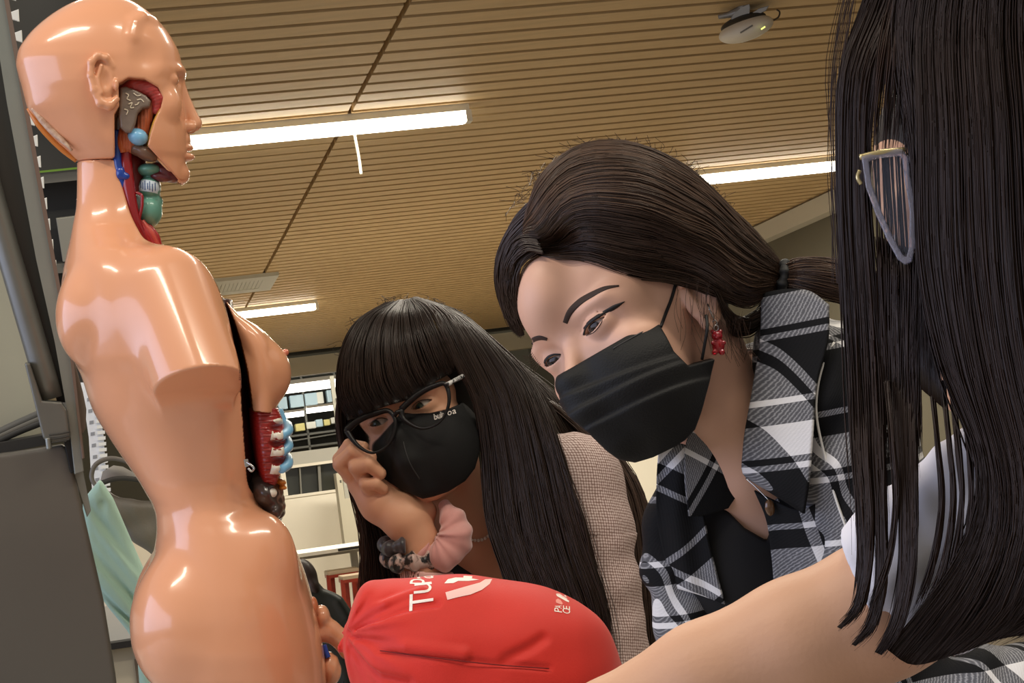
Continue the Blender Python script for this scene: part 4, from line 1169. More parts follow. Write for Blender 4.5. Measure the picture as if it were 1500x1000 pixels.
# red drawstring bag
FB = Frame(705, 960, 1.98)
T_bag = Tab([(503, 918, 942, 8), (512, 898, 985, 36), (530, 868, 1040, 62), (553, 850, 1076, 88), (603, 842.5, 1100, 112), (668, 841, 1112, 122), (729, 847, 1114, 122), (788, 858, 1112, 118), (841, 876, 1104, 104), (870, 897, 1090, 84), (893, 927, 1066, 56), (904, 952, 1040, 30), (910, 972, 1018, 6)])
def f_bag(P):
    d = loft(P, T_bag, 0, 2.05)
    dx = P[:, 0] - 508; dy = P[:, 1] - 930
    rr = np.sqrt(dx * dx + dy * dy) + 1; an = np.arctan2(dy, np.maximum(dx, 1))
    fall = np.exp(-((rr - 46) / 60) ** 2) * np.clip(rr / 22, 0, 1)
    d = d + 6.5 * fall * np.sin(an * 7.0 + 0.6 + P[:, 2] * 0.01) + 2.2 * fall * np.sin(an * 16 + P[:, 2] * 0.03) + 1.6 * np.sin(dx * 0.03 + dy * 0.05) * np.sin(dx * 0.018 - dy * 0.03)
    near = P[:, 2] < 20
    # long creases: grooves with a raised lip
    for pts, w, k in (([(512, 928), (560, 908), (600, 893), (640, 887)], 3.5, 9), ([(560, 952), (640, 962), (730, 972), (800, 977)], 1.6, 9), ([(740, 965), (775, 948), (792, 936)], 2.5, 14), ([(540, 905), (560, 890), (566, 884)], 4, 9), ([(516, 950), (560, 990), (600, 1000)], 5, 12)):
        XY = np.array(pts, float); z = front_zb(XY)
        cv = chain(P, [(x, y, zz - 1, w) for (x, y), zz in zip(XY, z)])
        d = smax(d, -cv, k)
    for pts, w in (([(520, 918), (570, 886), (620, 868)], 6), ([(530, 945), (600, 948), (680, 958)], 7)):
        XY = np.array(pts, float); z = front_zb(XY)
        d = smin(d, chain(P, [(x, y, zz + w * 0.45, w) for (x, y), zz in zip(XY, z)]), 10)
    return d
_bag0 = lambda P: loft(P, T_bag, 0, 2.05)
_cache = {}
def front_zb(XY):
    key = XY.tobytes()
    if key not in _cache: _cache[key] = front_z(_bag0, XY, -140, 60, 80)
    return _cache[key]
M_bag = mat('red_cotton', (206, 38, 22), rough=0.65, noise=0.05, nscale=20, sheen=0.15, bump=0.12, bscale=700)
bag = thing('drawstring_bag', FB.w(np.array([705, 1114, 0.])), 'red cotton drawstring bag with white print lying before the girl with glasses', 'bag')
bb = sdf_obj('bag_body', FB, f_bag, (494, 828, -138), (920, 1124, 138), 2.8, M_bag, bag)
M_print = mat('white_print', (246, 236, 226), rough=0.6); M_printp = mat('pink_print', (240, 196, 188), rough=0.6)
def dec(pts, m_=M_print, nm='print'):
    mk(nm, decal_poly(nm, FB, f_bag, pts, -150, 60, lift=1.0), m_, bb)
dec([(654, 870), (680, 862), (703, 855), (711, 849.5), (721, 848.6), (717, 857), (706, 866), (690, 873), (672, 877), (657, 881)], M_printp, 'swoosh_print')
dec([(652, 856.5), (657, 850), (668, 847.2), (685, 847.6), (702, 850.4), (687, 852.6), (672, 852.6), (665, 856)], M_print, 'leaf_print')
dec([(679.5, 844.2), (692, 844.8), (691.5, 848.4), (679, 847.6)], M_print, 'square_print')
# letters run up the cloth: T, u, p, a
def up_letter(ch, x0, x1, y0, y1, sh=0.0):
    fn = lambda lx, ly: (x1 - ly * (x1 - x0), y1 - lx * (y1 - y0) - (x1 - ly * (x1 - x0) - x0) * sh)
    mk('letter_print', text_on('letter_print', FB, f_bag, ch, fn, -150, 60, lift=1.0), M_print, bb)
up_letter('T', 603, 637, 873, 897, 0.14)
up_letter('u', 609, 634, 856, 872, 0.10)
up_letter('p', 602, 634, 848.5, 856.5, -0.02)
up_letter('a', 611, 636, 842.8, 848, 0.0)
for ch, x0, x1, y0, y1 in (('P', 809, 820, 891, 897), ('A', 810, 820, 887, 891.5), ('C', 821, 832, 893, 899), ('E', 822, 832, 888, 893)):
    up_letter(ch, x0, x1, y0, y1, -0.15)
dec([(812, 884), (812, 880), (815, 878), (819, 880), (822, 885), (820, 887)], mat('rose_print', (236, 150, 138), rough=0.6), 'heart_print')
dec([(813, 871), (816, 870), (832, 881), (831, 883), (827, 881.5), (814, 874)], M_print, 'stripe_print')
dec([(814, 866.5), (819, 867), (820, 871), (830, 878), (828, 878.5), (814, 871)], M_printp, 'mark_print')
dec([(824, 869), (827, 871), (829, 876), (825, 873)], M_print, 'mark_print')
tube_obj('seam', FB, [(x, y, z - 0.6) for (x, y), z in zip([(562, 953), (640, 963), (730, 973), (800, 978)], front_zb(np.array([(562, 953), (640, 963), (730, 973), (800, 978)], float)))], 0.9, mat('seam_dark_red', (120, 16, 14), rough=0.7), bb)
# ------------------------------------------------------------------ people
class WorldF:
    s = 1.0; n = np.array([0, 1.0, 0])
    def w(self, P): return np.asarray(P, float)
WF = WorldF()
class Pose:
    """canonical head (mm; x to the viewer's right when frontal, y up, z forward) placed in a frame"""
    def __init__(s, R, t, k):
        s.R = np.array(R, float); s.t = np.array(t, float); s.k = k
    def inv(s, P):
        q = np.column_stack([P[:, 0] - s.t[0], -(P[:, 1] - s.t[1]), -(P[:, 2] - s.t[2])]) / s.k
        return (q @ s.R).astype(np.float32)
    def fwd(s, Q):
        v = np.atleast_2d(np.asarray(Q, float)) @ s.R.T * s.k
        return np.column_stack([v[:, 0] + s.t[0], -v[:, 1] + s.t[1], -v[:, 2] + s.t[2]])

def almond(q, cx, cy, hw, hu, hl, tilt=0.0):
    x = q[:, 0] - cx; y = q[:, 1] - cy - tilt * x
    ru = (hw * hw + hu * hu) / (2 * hu); rl = (hw * hw + hl * hl) / (2 * hl)
    a = np.sqrt(x * x + (y - (hu - ru)) ** 2) - ru
    b = np.sqrt(x * x + (y + (hl - rl)) ** 2) - rl
    return np.maximum(a, b)

def head_mm(q, hu=3.2, hl=4.2):
    d = ell(q, (0, 28, -8), (73, 84, 95))
    k = (q[:, 2] > -40) & (d < 90)
    if k.any(): d[k] = face_mm(q[k], d[k], hu, hl)
    ax = np.abs(q[:, 0])
    k = (ax > 52) & (np.abs(q[:, 1] + 8) < 50) & (np.abs(q[:, 2] + 10) < 44)
    if k.any():
        p = q[k].copy(); p[:, 0] = ax[k]
        e = ell(p, (73, -8, -12), (6, 30, 18), rotm(0, -18, 0))
        e = smax(e, -ell(p, (80, -4, -7), (7, 15, 9)), 3)
        e = smin(e, ell(p, (74, -34, -4), (5, 9, 8)), 4)
        e = smin(e, chain(p, [(74, 4, 4, 3), (77, 18, -4, 3), (80, 20, -16, 3), (81, 6, -27, 3), (79, -12, -27, 3), (76, -30, -14, 4)], 2), 3)
        d[k] = smin(d[k], e, 4)
    return d

def face_mm(q, d, hu, hl):
    d = smin(d, ell(q, (0, 34, 34), (66, 56, 54)), 14)
    d = smin(d, ell(q, (0, -30, 34), (61, 66, 54)), 20)
    d = smin(d, ell(q, (0, -70, 40), (46, 44, 42)), 18)
    d = smin(d, ell(q, (0, -102, 64), (19, 14, 17)), 16)
    p = q.copy(); p[:, 0] = np.abs(p[:, 0])
    k = (p[:, 2] > 15) & (np.abs(p[:, 1]) < 70)
    if k.any():
        p = p[k]; e = d[k]
        e = smin(e, ell(p, (45, -26, 52), (20, 18, 24)), 14)
        e = smax(e, -ell(p, (34, 0, 96), (21, 12, 15)), 10)
        e = smin(e, ell(p, (33, 16, 74), (24, 7, 12)), 10)
        e = smin(e, ell(p, (48, 12, 54), (19, 20, 22)), 12)
        e = smin(e, ell(p, (32, -1, 71.5), (18, 14.5, 15)), 4)
        e = smax(e, -np.maximum(almond(p, 32, -1.0, 14.5, hu, hl, 0.08), 60 - p[:, 2]), 1.4)
        # upper lid crease
        e = smax(e, -np.maximum(np.abs(almond(p, 32, 1.5, 16.5, hu + 5.0, hl + 3, 0.08)) - 0.05, np.maximum(70 - p[:, 2], 1 - p[:, 1])), 1.2)
        d[k] = e
    k = (q[:, 2] > 50) & (np.abs(q[:, 0]) < 50)
    if k.any():
        p = q[k].copy(); e = d[k]
        e = smin(e, chain(p, [(0, 10, 80, 7), (0, -8, 87, 6.5), (0, -26, 97, 7), (0, -40, 106, 9)]), 9)
        p[:, 0] = np.abs(p[:, 0])
        e = smin(e, ell(p, (11, -43, 96), (8, 7, 9)), 5)
        d[k] = smin(e, ell(p, (0, -66, 84), (22, 12, 10)), 10)
    return d

def eye_obj(F, pose, side, gaze, iris, parent, white=(214, 206, 198)):
    c = np.array([32.0 * side, -1.0, 72.5]); r = 12.6
    n, m = 28, 40
    th = np.linspace(0.001, np.pi - 0.001, n); ph = np.linspace(0, 2 * np.pi, m, endpoint=False)
    T, Pq = np.meshgrid(th, ph, indexing='ij')
    D = np.stack([np.sin(T) * np.cos(Pq), np.cos(T), np.sin(T) * np.sin(Pq)], -1)
    g = np.array(gaze, float); g /= np.linalg.norm(g)
    # pole of the sphere along the gaze
    a = np.cross(g, [0, 1, 0.01]); a /= np.linalg.norm(a); b = np.cross(g, a)
    D2 = D[..., 1:2] * g + D[..., 0:1] * a + D[..., 2:3] * b
    bul = 1 + 0.05 * np.clip((D[..., 1:2] - 0.88) / 0.12, 0, 1)
    V = pose.fwd((c + D2 * r * bul).reshape(-1, 3))
    an = np.degrees(np.arccos(np.clip(D[..., 1].ravel(), -1, 1)))
    col = np.where((an < 11)[:, None], lin((8, 7, 7)), np.where((an < 30)[:, None], lin(iris), np.where((an < 34)[:, None], lin((30, 24, 22)), lin(white))))
    i = np.arange(n - 1)[:, None] * m; j = np.arange(m)[None]; j2 = (j + 1) % m
    Q = np.stack([i + j, i + j2, i + m + j2, i + m + j], -1).reshape(-1, 4)
    me = mesh_np('eye', F.w(V), [Q], col=col); fix_normals(me)
    return mk('eye', me, mat('eye_wet', (255, 255, 255), rough=0.15, spec=0.3, attr=True), parent)

M_denim = mat('denim_dark', (46, 54, 74), rough=0.8, noise=0.1, nscale=30)
M_shoe = mat('shoe_black', (30, 30, 32), rough=0.5)
def seated(person, top, hip, knee_dir, tm=None):
    """lower body of a seated person, world metres (below the picture)"""
    top = np.array(top); hip = np.array(hip); kd = np.array(knee_dir, float); kd /= np.linalg.norm(kd)
    sd = np.array([-kd[1], kd[0], 0])
    def f(P):
        d = cap(P, top, hip, 0.10, 0.14)
        for s in (-1, 1):
            a = hip + sd * s * 0.08 - [0, 0, 0.02]; k = a + kd * 0.36 + sd * s * 0.03; b = k + [0, 0, -0.36] + kd * -0.03
            d = smin(d, chain(P, [(*a, 0.085), (*k, 0.06), (*b, 0.045)]), 0.04)
            d = smin(d, chain(P, [(*(b + [0, 0, -0.03]), 0.035), (*(b + kd * 0.15 + [0, 0, -0.035]), 0.03)]), 0.02)
        return d
    z0 = 0.0
    sdf_obj('trousers', WF, f, np.minimum(top, hip) - [0.62, 0.62, 0.62], np.maximum(top, hip) + [0.62, 0.62, 0.16], 0.016, tm or M_denim, person)
def round_stool(c, label):
    e = thing('round_stool', (c[0], c[1], 0), label, 'stool', 'stools under the seated women')
    n = 24; a = np.linspace(0, 2 * np.pi, n, endpoint=False)
    tube_obj('post', None, [(c[0], c[1], 0.02), (c[0], c[1], c[2] - 0.02)], 0.03, M_leg, e)
    for nm, z0, z1, r in (('seat', c[2] - 0.04, c[2], 0.16), ('base', 0.0, 0.025, 0.19)):
        V = np.vstack([np.column_stack([c[0] + r * np.cos(a), c[1] + r * np.sin(a), np.full(n, z)]) for z in (z0, z1)])
        q = np.stack([np.arange(n), (np.arange(n) + 1) % n, (np.arange(n) + 1) % n + n, np.arange(n) + n], 1)
        me = mesh_np(nm, V, [q, np.arange(n)[None, ::-1], (np.arange(n) + n)[None]], smooth=False)
        mk(nm, me, M_leg, e)

def plaid_mat(name, period):
    m = bpy.data.materials.new(name); m.use_nodes = True
    nt = m.node_tree; N = nt.nodes; L = nt.links; b = N['Principled BSDF']
    b.inputs['Roughness'].default_value = 0.85; b.inputs['Specular IOR Level'].default_value = 0.2
    uv = N.new('ShaderNodeUVMap'); uv.uv_map = 'UVMap'
    sp = N.new('ShaderNodeSeparateXYZ'); L.new(uv.outputs['UV'], sp.inputs[0])
    outs = []
    stops = [(0.0, 0.95), (0.25, 0.0), (0.30, 0.95), (0.345, 0.0), (0.80, 0.95), (0.845, 0.0), (0.93, 0.0)]
    for ax, per in (('X', period * 1.02), ('Y', period)):
        dv = N.new('ShaderNodeMath'); dv.operation = 'DIVIDE'; dv.inputs[1].default_value = per; L.new(sp.outputs[ax], dv.inputs[0])
        fr = N.new('ShaderNodeMath'); fr.operation = 'FRACT'; L.new(dv.outputs[0], fr.inputs[0])
        cr = N.new('ShaderNodeValToRGB'); cr.color_ramp.interpolation = 'CONSTANT'
        el = cr.color_ramp.elements
        while len(el) < len(stops): el.new(0.5)
        for e, (p, v) in zip(el, stops): e.position = p; e.color = (v, v, v, 1)
        L.new(fr.outputs[0], cr.inputs['Fac']); outs.append(cr.outputs['Color'])
    # twill weave: alternate threads on a fine diagonal
    wv = N.new('ShaderNodeTexWave'); wv.inputs['Scale'].default_value = 0.16; wv.inputs['Distortion'].default_value = 3.0; wv.inputs['Detail'].default_value = 2; wv.inputs['Detail Scale'].default_value = 2
    wv.bands_direction = 'DIAGONAL'; L.new(uv.outputs['UV'], wv.inputs['Vector'])
    mr = N.new('ShaderNodeMapRange'); mr.inputs['To Min'].default_value = 0.36; mr.inputs['To Max'].default_value = 0.64; L.new(wv.outputs['Fac'], mr.inputs['Value'])
    mx = N.new('ShaderNodeMix'); mx.data_type = 'RGBA'; L.new(mr.outputs['Result'], mx.inputs['Factor']); L.new(outs[0], mx.inputs['A']); L.new(outs[1], mx.inputs['B'])
    r2 = N.new('ShaderNodeValToRGB'); e = r2.color_ramp.elements
    e[0].position = 0.0; e[0].color = (*lin((17, 17, 19)), 1); e[1].position = 1.0; e[1].color = (*lin((226, 224, 224)), 1)
    k = e.new(0.5); k.color = (*lin((104, 104, 108)), 1); k2 = e.new(0.8); k2.color = (*lin((205, 204, 205)), 1)
    L.new(mx.outputs['Result'], r2.inputs['Fac']); L.new(r2.outputs['Color'], b.inputs['Base Color'])
    bp = N.new('ShaderNodeBump'); bp.inputs['Strength'].default_value = 0.15; bp.inputs['Distance'].default_value = 0.001; L.new(wv.outputs['Fac'], bp.inputs['Height']); L.new(bp.outputs['Normal'], b.inputs['Normal'])
    return m

def dot_mat(name, period, c1, c2):
    m = bpy.data.materials.new(name); m.use_nodes = True
    nt = m.node_tree; N = nt.nodes; L = nt.links; b = N['Principled BSDF']
    b.inputs['Roughness'].default_value = 0.8
    uv = N.new('ShaderNodeUVMap'); uv.uv_map = 'UVMap'
    vm = N.new('ShaderNodeVectorMath'); vm.operation = 'SCALE'; vm.inputs['Scale'].default_value = 1 / period; L.new(uv.outputs['UV'], vm.inputs[0])
    v = N.new('ShaderNodeTexVoronoi'); v.inputs['Scale'].default_value = 1.0; v.inputs['Randomness'].default_value = 0.15; L.new(vm.outputs['Vector'], v.inputs['Vector'])
    cr = N.new('ShaderNodeValToRGB'); e = cr.color_ramp.elements
    e[0].position = 0.30; e[0].color = (*lin(c1), 1); e[1].position = 0.5; e[1].color = (*lin(c2), 1)
    L.new(v.outputs['Distance'], cr.inputs['Fac']); L.new(cr.outputs['Color'], b.inputs['Base Color'])
    return m
# ------------------------------------------------------------------ woman with glasses leaning on her fist
F1 = Frame(640, 640, 2.4)
P1 = Pose([[0.861, -0.2974, -0.4126], [0.3541, 0.9328, 0.0666], [0.365, -0.2034, 0.9085]], (625, 611.5, 0), 1.118)
g1 = thing('person', F1.w(np.array([760, 1130, 60.])) * np.array([1, 1, 0]), 'woman in black glasses and black mask resting her cheek on her fist', 'person')
def f_head1(P): return head_mm(P1.inv(P), 3.6, 4.4) * P1.k
M_skin1 = mat('skin_warm', (206, 154, 122), rough=0.48, spec=0.4, sss=0.0, noise=0.03, nscale=40)
WRAP = {}
def f_hand1(P):
    # back of the hand towards the cheek, wrist down to the elbow
    d = chain(P, [(536, 704, -66, 25), (560, 732, -70, 30), (596, 757, -84, 31), (612, 786, -80, 28), (620, 830, -80, 30), (632, 900, -86, 36), (650, 1000, -96, 40)], 12)
    d = smin(d, chain(P, [(596, 740, -84, 22), (622, 746, -72, 18)], 6), 10)
    fin = [[(540, 700, -84, 13), (527, 682, -98, 12), (545, 678, -110, 11), (560, 691, -106, 9)],
           [(524, 700, -74, 13), (504, 678, -82, 12), (522, 660, -96, 10.5), (547, 668, -104, 8.5)],
           [(516, 696, -60, 12), (502, 672, -66, 11), (516, 652, -80, 10), (536, 654, -90, 8)],
           [(552, 722, -84, 12), (540, 706, -100, 10), (554, 706, -106, 9), (564, 713, -100, 8)]]
    for c in fin:
        d = smin(d, chain(P, c, 2), 2.5)
    d = smin(d, chain(P, [(575, 730, -76, 13), (578, 708, -74, 11), (584, 690, -72, 9)], 4), 6)     # thumb along the jaw
    return d
def f_body1(P):
    d = smin(boxed(P, (480, 440, -175), (790, 780, 150), f_head1), chain(P, [(648, 670, 15, 52), (664, 730, 20, 50), (694, 800, 40, 52)]), 14)
    d = smin(d, ell(P, (712, 870, 70), (110, 92, 62)), 20)
    return np.minimum(d, boxed(P, (460, 610, -180), (720, 1100, 10), f_hand1))
sdf_obj('body', F1, f_body1, (488, 482, -148), (830, 1046, 140), 1.7, M_skin1, g1)
for s, gz in ((-1, (-0.35, -0.25, 0.9)), (1, (-0.35, -0.25, 0.9))):
    eye_obj(F1, P1, s, gz, (62, 74, 60), g1, white=(176, 168, 156))
M_brow = mat('brow_dark', (42, 32, 26), rough=0.7)
for pts in ([(-48, 15), (-34, 21), (-16, 17)], [(16, 17), (34, 21), (48, 15)]):
    xy = P1.fwd([(x, y, 84) for x, y in pts])[:, :2]
    mk('eyebrow', strip_on('eyebrow', F1, f_head1, xy, [3, 5, 2.5], -160, 40, 0.8), M_brow, g1)
for s in (-1, 1):
    xy = P1.fwd([(32 * s - 14.5, -1 - 1.2 * s, 84), (32 * s - 7, 2.0, 86), (32 * s, 3.0, 87), (32 * s + 7, 2.2, 86), (32 * s + 14.5, -1 + 1.2 * s, 84)])[:, :2]
    mk('eyelashes', strip_on('eyelashes', F1, lambda P: head_mm(P1.inv(P), 0.3, 0.3) * P1.k, xy, [0.8, 1.6, 1.8, 1.6, 0.8], -160, 40, 0.8), M_brow, g1)
# clothes
M_dot = dot_mat('sheer_dots', 4.4, (206, 186, 180), (128, 100, 92))
M_top = mat('black_top', (24, 22, 24), rough=0.8)
uv1 = lambda V: np.column_stack([V[:, 0] + V[:, 2] * 0.6, V[:, 1] - V[:, 2] * 0.2])
def f_sl1(P):
    d = chain(P, [(770, 700, 60, 56), (838, 712, 16, 76), (858, 780, -6, 68), (870, 860, -20, 64), (884, 940, -30, 60), (860, 1040, -80, 50), (760, 1075, -130, 42)], 16)
    d = smin(d, cap(P, (740, 690, 90), (800, 900, 100), 60, 90), 20)
    d = d + 1.6 * np.sin(P[:, 1] * 0.10 + P[:, 0] * 0.05) * (P[:, 1] > 780) + 0.8 * np.sin(P[:, 0] * 0.2 - P[:, 1] * 0.08)
    return smax(d, 736 - P[:, 0] + (P[:, 1] - 800) * 0.1, 8)
sdf_obj('shirt_sleeve', F1, f_sl1, (716, 610, -190), (960, 1140, 200), 2.6, M_dot, g1, uvf=uv1)
def f_sl1b(P):
    d = chain(P, [(622, 816, -80, 37), (634, 900, -86, 44), (654, 1000, -96, 48), (680, 1040, -60, 50), (640, 900, 60, 50)], 10)
    d = smax(d, -chain(P, [(618, 800, -80, 33), (632, 900, -86, 39)]), 2)
    return smax(d, 828 - P[:, 1] + 0.1 * (P[:, 0] - 620), 2)
sdf_obj('shirt_cuff', F1, f_sl1b, (560, 800, -160), (760, 1100, 130), 2.2, mat('cuff_pink', (214, 168, 160), rough=0.8), g1)
def f_top1(P):
    d = ell(P, (705, 960, 80), (140, 170, 76))
    d = smin(d, cap(P, (640, 880, 70), (705, 1400, 60), 92, 130), 30)
    return smax(d, -poly2(P, [(660, 740), (752, 740), (744, 806), (708, 848), (684, 800)]), 4)
def c_top1(V):
    lav = (V[:, 0] > 690) & (V[:, 0] < 752) & (V[:, 1] < 870)
    return np.where(lav[:, None], lin((92, 86, 112)), lin((22, 20, 22)))
sdf_obj('top', F1, f_top1, (530, 770, -50), (860, 1500, 200), 3.4, mat('black_top_lavender', (24, 22, 24), rough=0.8, attr=True), g1, colf=c_top1)
# hair
H1c = hair_mat('hair_dark_brown', (44, 33, 27), 0.34)
def f_cap1(P):
    q = P1.inv(P)
    d = smax(ell(q, (0, 30, -10), (82, 94, 104)), -ell(q, (0, -40, 92), (66, 98, 60)), 8)
    return smax(d, -40 - q[:, 1] - 0.0 * q[:, 2], 10) * P1.k
sdf_obj('hair_cap', F1, f_cap1, (480, 425, -140), (790, 720, 140), 3.0, mat('hair_cap_brown', (30, 23, 19), rough=0.6), g1)
h = Hair(F1, 11)
bangs = [[(566, 446, -28), (522, 478, -58), (498, 540, -64), (499, 584, -62), (512, 616, -66)],
         [(574, 446, -36), (536, 478, -86), (517, 545, -106), (524, 586, -112), (538, 609, -112)],
         [(584, 444, -42), (560, 476, -98), (550, 545, -124), (558, 580, -126), (568, 597, -124)],
         [(594, 443, -44), (588, 474, -102), (588, 535, -130), (598, 568, -130), (606, 585, -127)],
         [(604, 441, -40), (614, 472, -102), (626, 520, -126), (636, 545, -124), (642, 560, -118)],
         [(606, 441, -38), (630, 466, -98), (646, 498, -118), (660, 528, -116), (668, 546, -108)]]
h.lock(bangs, 1800, r=0.85, jz=(-3, 6), jl=1.6, ends=(0.9, 1.0), wav=0.8, base=8, clump=26)
side = [[(606, 441, -36), (634, 464, -94), (650, 500, -118), (664, 532, -112), (690, 580, -98), (704, 660, -88), (712, 760, -96), (742, 850, -116), (768, 930, -130)],
        [(608, 440, -30), (648, 462, -76), (680, 500, -92), (700, 548, -96), (724, 620, -96), (746, 720, -100), (770, 800, -112), (800, 880, -126), (822, 950, -130)],
        [(610, 440, -20), (660, 460, -48), (706, 500, -66), (740, 550, -80), (768, 620, -96), (788, 710, -104), (816, 800, -112), (846, 880, -124), (866, 960, -130)],
        [(612, 440, -8), (670, 460, -18), (722, 503, -34), (770, 550, -56), (800, 612, -88), (826, 700, -104), (850, 790, -106), (876, 870, -112), (892, 960, -116)]]
h.lock(side, 2600, r=0.95, m=24, jz=(-4, 12), jl=2.6, ends=(0.86, 1.0), wav=2.0, base=12, clump=40)
h.lock([[(800, 640, -90), (836, 740, -108), (860, 850, -104), (884, 980, -100)], [(806, 640, -90), (850, 760, -106), (880, 860, -100), (900, 980, -96)]], 26, r=0.9, jz=(-4, 2), jl=3, wav=2)
back = [[(690, 490, 40), (780, 566, 70), (852, 628, 30), (896, 690, 30), (920, 760, 20), (926, 850, 10), (932, 980, 0)],
        [(700, 495, 60), (800, 580, 90), (896, 652, 60), (938, 712, 50), (956, 790, 40), (962, 870, 30), (966, 980, 20)]]
h.lock(back, 620, r=0.95, m=20, jz=(-8, 10), jl=4, wav=2.0, base=8, clump=12, tint=(1.0, 3.2))
h.lock([[(640, 470, 60), (740, 520, 80), (800, 580, 60), (830, 640, 40), (880, 720, 40), (915, 830, 30)], [(660, 470, 80), (760, 530, 100), (830, 590, 80), (880, 660, 60), (925, 740, 60), (940, 850, 50)]], 500, r=0.95, m=20, jz=(-8, 10), jl=4, wav=2.0, base=6, clump=12, tint=(0.7, 1.6))
left = [[(500, 560, -20), (496, 620, -20), (512, 690, -30), (534, 770, -30), (536, 850, -30), (534, 960, -40)],
        [(506, 560, 0), (510, 640, 0), (540, 740, -10), (560, 800, -10), (572, 860, -20), (580, 960, -30)],
        [(520, 560, 30), (540, 660, 30), (590, 760, 10), (630, 830, 0), (650, 880, 0), (650, 960, 0)]]
h.lock(left, 700, r=0.95, m=18, jz=(-5, 8), jl=2.5, wav=2.0, base=8, clump=14)
h.lock([left[0], [(498, 560, -24), (494, 620, -24), (508, 690, -34), (528, 770, -34), (531, 850, -34), (528, 960, -44)]], 60, r=0.8, jl=3, wav=3, tint=(1.6, 3.0))
rg = np.random.default_rng(5)
for i in range(46):                          # flyaways round the crown
    a = rg.uniform(-2.9, -0.4); r0 = 108
    x, y = 603 + r0 * np.cos(a), 548 + r0 * np.sin(a)
    h.fly([(x, y, rg.uniform(-30, 30)), (x + rg.uniform(-12, 12), y - rg.uniform(2, 12), 0), (x + rg.uniform(-24, 24), y - rg.uniform(-6, 14), 0)], 0.35)
h.obj('hair', H1c, g1)
seated(g1, F1.w(np.array([700, 1100, 90.])), F1.w(np.array([720, 1280, 120.])), (-0.15, -1, 0))
_h = F1.w(np.array([720, 1280, 120.])); round_stool((_h[0], _h[1], _h[2] - 0.14), 'round stool under the woman with glasses, hidden behind the red bag')

# face mask with lettering
MK1 = [(533, 660), (556, 642), (577, 620), (590, 605), (606, 607), (630, 606), (656, 600), (672, 593), (684, 583), (693, 577), (697, 600), (700, 632), (701, 660), (694, 684), (680, 702), (656, 717), (635, 724), (620, 727), (588, 714), (562, 698), (548, 682)]
def f_mask1(P):
    q = P1.inv(P)
    d = ell(q, (5, -50, 38), (75, 76, 70))
    d = smin(d, chain(q, [(0, -8, 92, 8), (0, -34, 104, 13), (0, -66, 100, 15), (0, -100, 82, 14)], 6), 14) * P1.k
    d = smax(d, P[:, 2] + 20, 4)
    return smax(d, poly2(P, MK1), 3.0)
fm1 = thing('face_mask', F1.w(np.array([625, 727, -100.])), 'smooth black mask with white lettering below the black glasses', 'face mask')
M_mask1 = mat('mask_neoprene', (17, 17, 17), rough=0.7, spec=0.3, bump=0.1, bscale=900)
msk = sdf_obj('cup', F1, f_mask1, (524, 566, -150), (712, 736, -10), 1.7, M_mask1, fm1)
xy = [(591, 622), (594, 650), (602, 675), (616, 699)]
z = front_z(f_mask1, np.array(xy, float), -170, 0)
tube_obj('seam', F1, [(a, b, c) for (a, b), c in zip(xy, z)], 0.9, mat('mask_seam', (40, 39, 38), rough=0.6), msk)
for ch, u0, u1, hh in (('b', 0, 0.14, 1.0), ('u', 0.155, 0.27, 0.72), ('l', 0.295, 0.33, 1.0), ('r', 0.355, 0.43, 0.72), ('o', 0.60, 0.78, 0.72), ('a', 0.82, 0.98, 0.72)):
    def fn(lx, ly, u0=u0, u1=u1, hh=hh):
        u = (u0 + (u1 - u0) * lx) * 33; v = ly * hh * 8.5
        return (636.5 + u * 0.955 - v * 0.12, 616 - u * 0.30 - v * 0.97)
    mk('letter', text_on('letter', F1, f_mask1, ch, fn, -170, 0, lift=0.9), M_print, msk)
# glasses
zl = lambda x, y: -128 - 0.42 * (x - 590) - 0.22 * (y - 610)
gl1 = thing('eyeglasses', F1.w(np.array([590, 630, -120.])), 'black rectangular glasses with patterned temples on the masked woman resting on her fist', 'glasses')
M_fr = mat('glasses_black', (14, 12, 12), rough=0.38, spec=0.3)
M_lens = mat('lens_clear', (255, 255, 255), rough=0.02, trans=1.0, ior=1.05, alpha=0.35)
LL = [(513, 631), (529, 617), (553, 607), (574, 604), (581, 613), (580, 636), (571, 652), (550, 662), (533, 655), (521, 643)]
LR = [(590, 601), (610, 583), (636, 569), (651, 566), (656, 577), (655, 600), (645, 618), (622, 628), (602, 621), (592, 612)]
for L_ in (LL, LR):
    P_ = [(x, y, zl(x, y)) for x, y in L_]
    rim = tube_obj('rim', F1, P_, [4.4, 4.6, 4.4, 3.8, 3.0, 2.4, 1.8, 1.8, 2.2, 3.2, 4.4], M_fr, gl1, closed=True, n=60)
    me = prism_mesh('lens', F1, L_, -0.4, 0.4, zf=lambda Q: np.array([zl(a, b) for a, b, _ in Q]))
    mk('lens', me, M_lens, gl1)
tube_obj('bridge', F1, [(580, 611, zl(580, 611)), (585, 605, zl(585, 605) - 4), (590, 604, zl(590, 604))], 3.0, M_fr, gl1)
def zr(x): return -146 + (x - 654) * 1.9
tm = tube_obj('temple', F1, [(653, 568, -152), (662, 563, -142), (672, 557, -118), (684, 550, -90), (700, 546, -40)], [3.4, 3.4, 3.2, 3, 2.4], mat('temple_print', (200, 198, 196), rough=0.3, noise=0.9, nscale=160, rgb2=(22, 20, 22)), gl1)
tube_obj('temple', F1, [(513, 632, zl(513, 632)), (510, 630, -70), (514, 618, 0)], 2.8, M_fr, gl1)
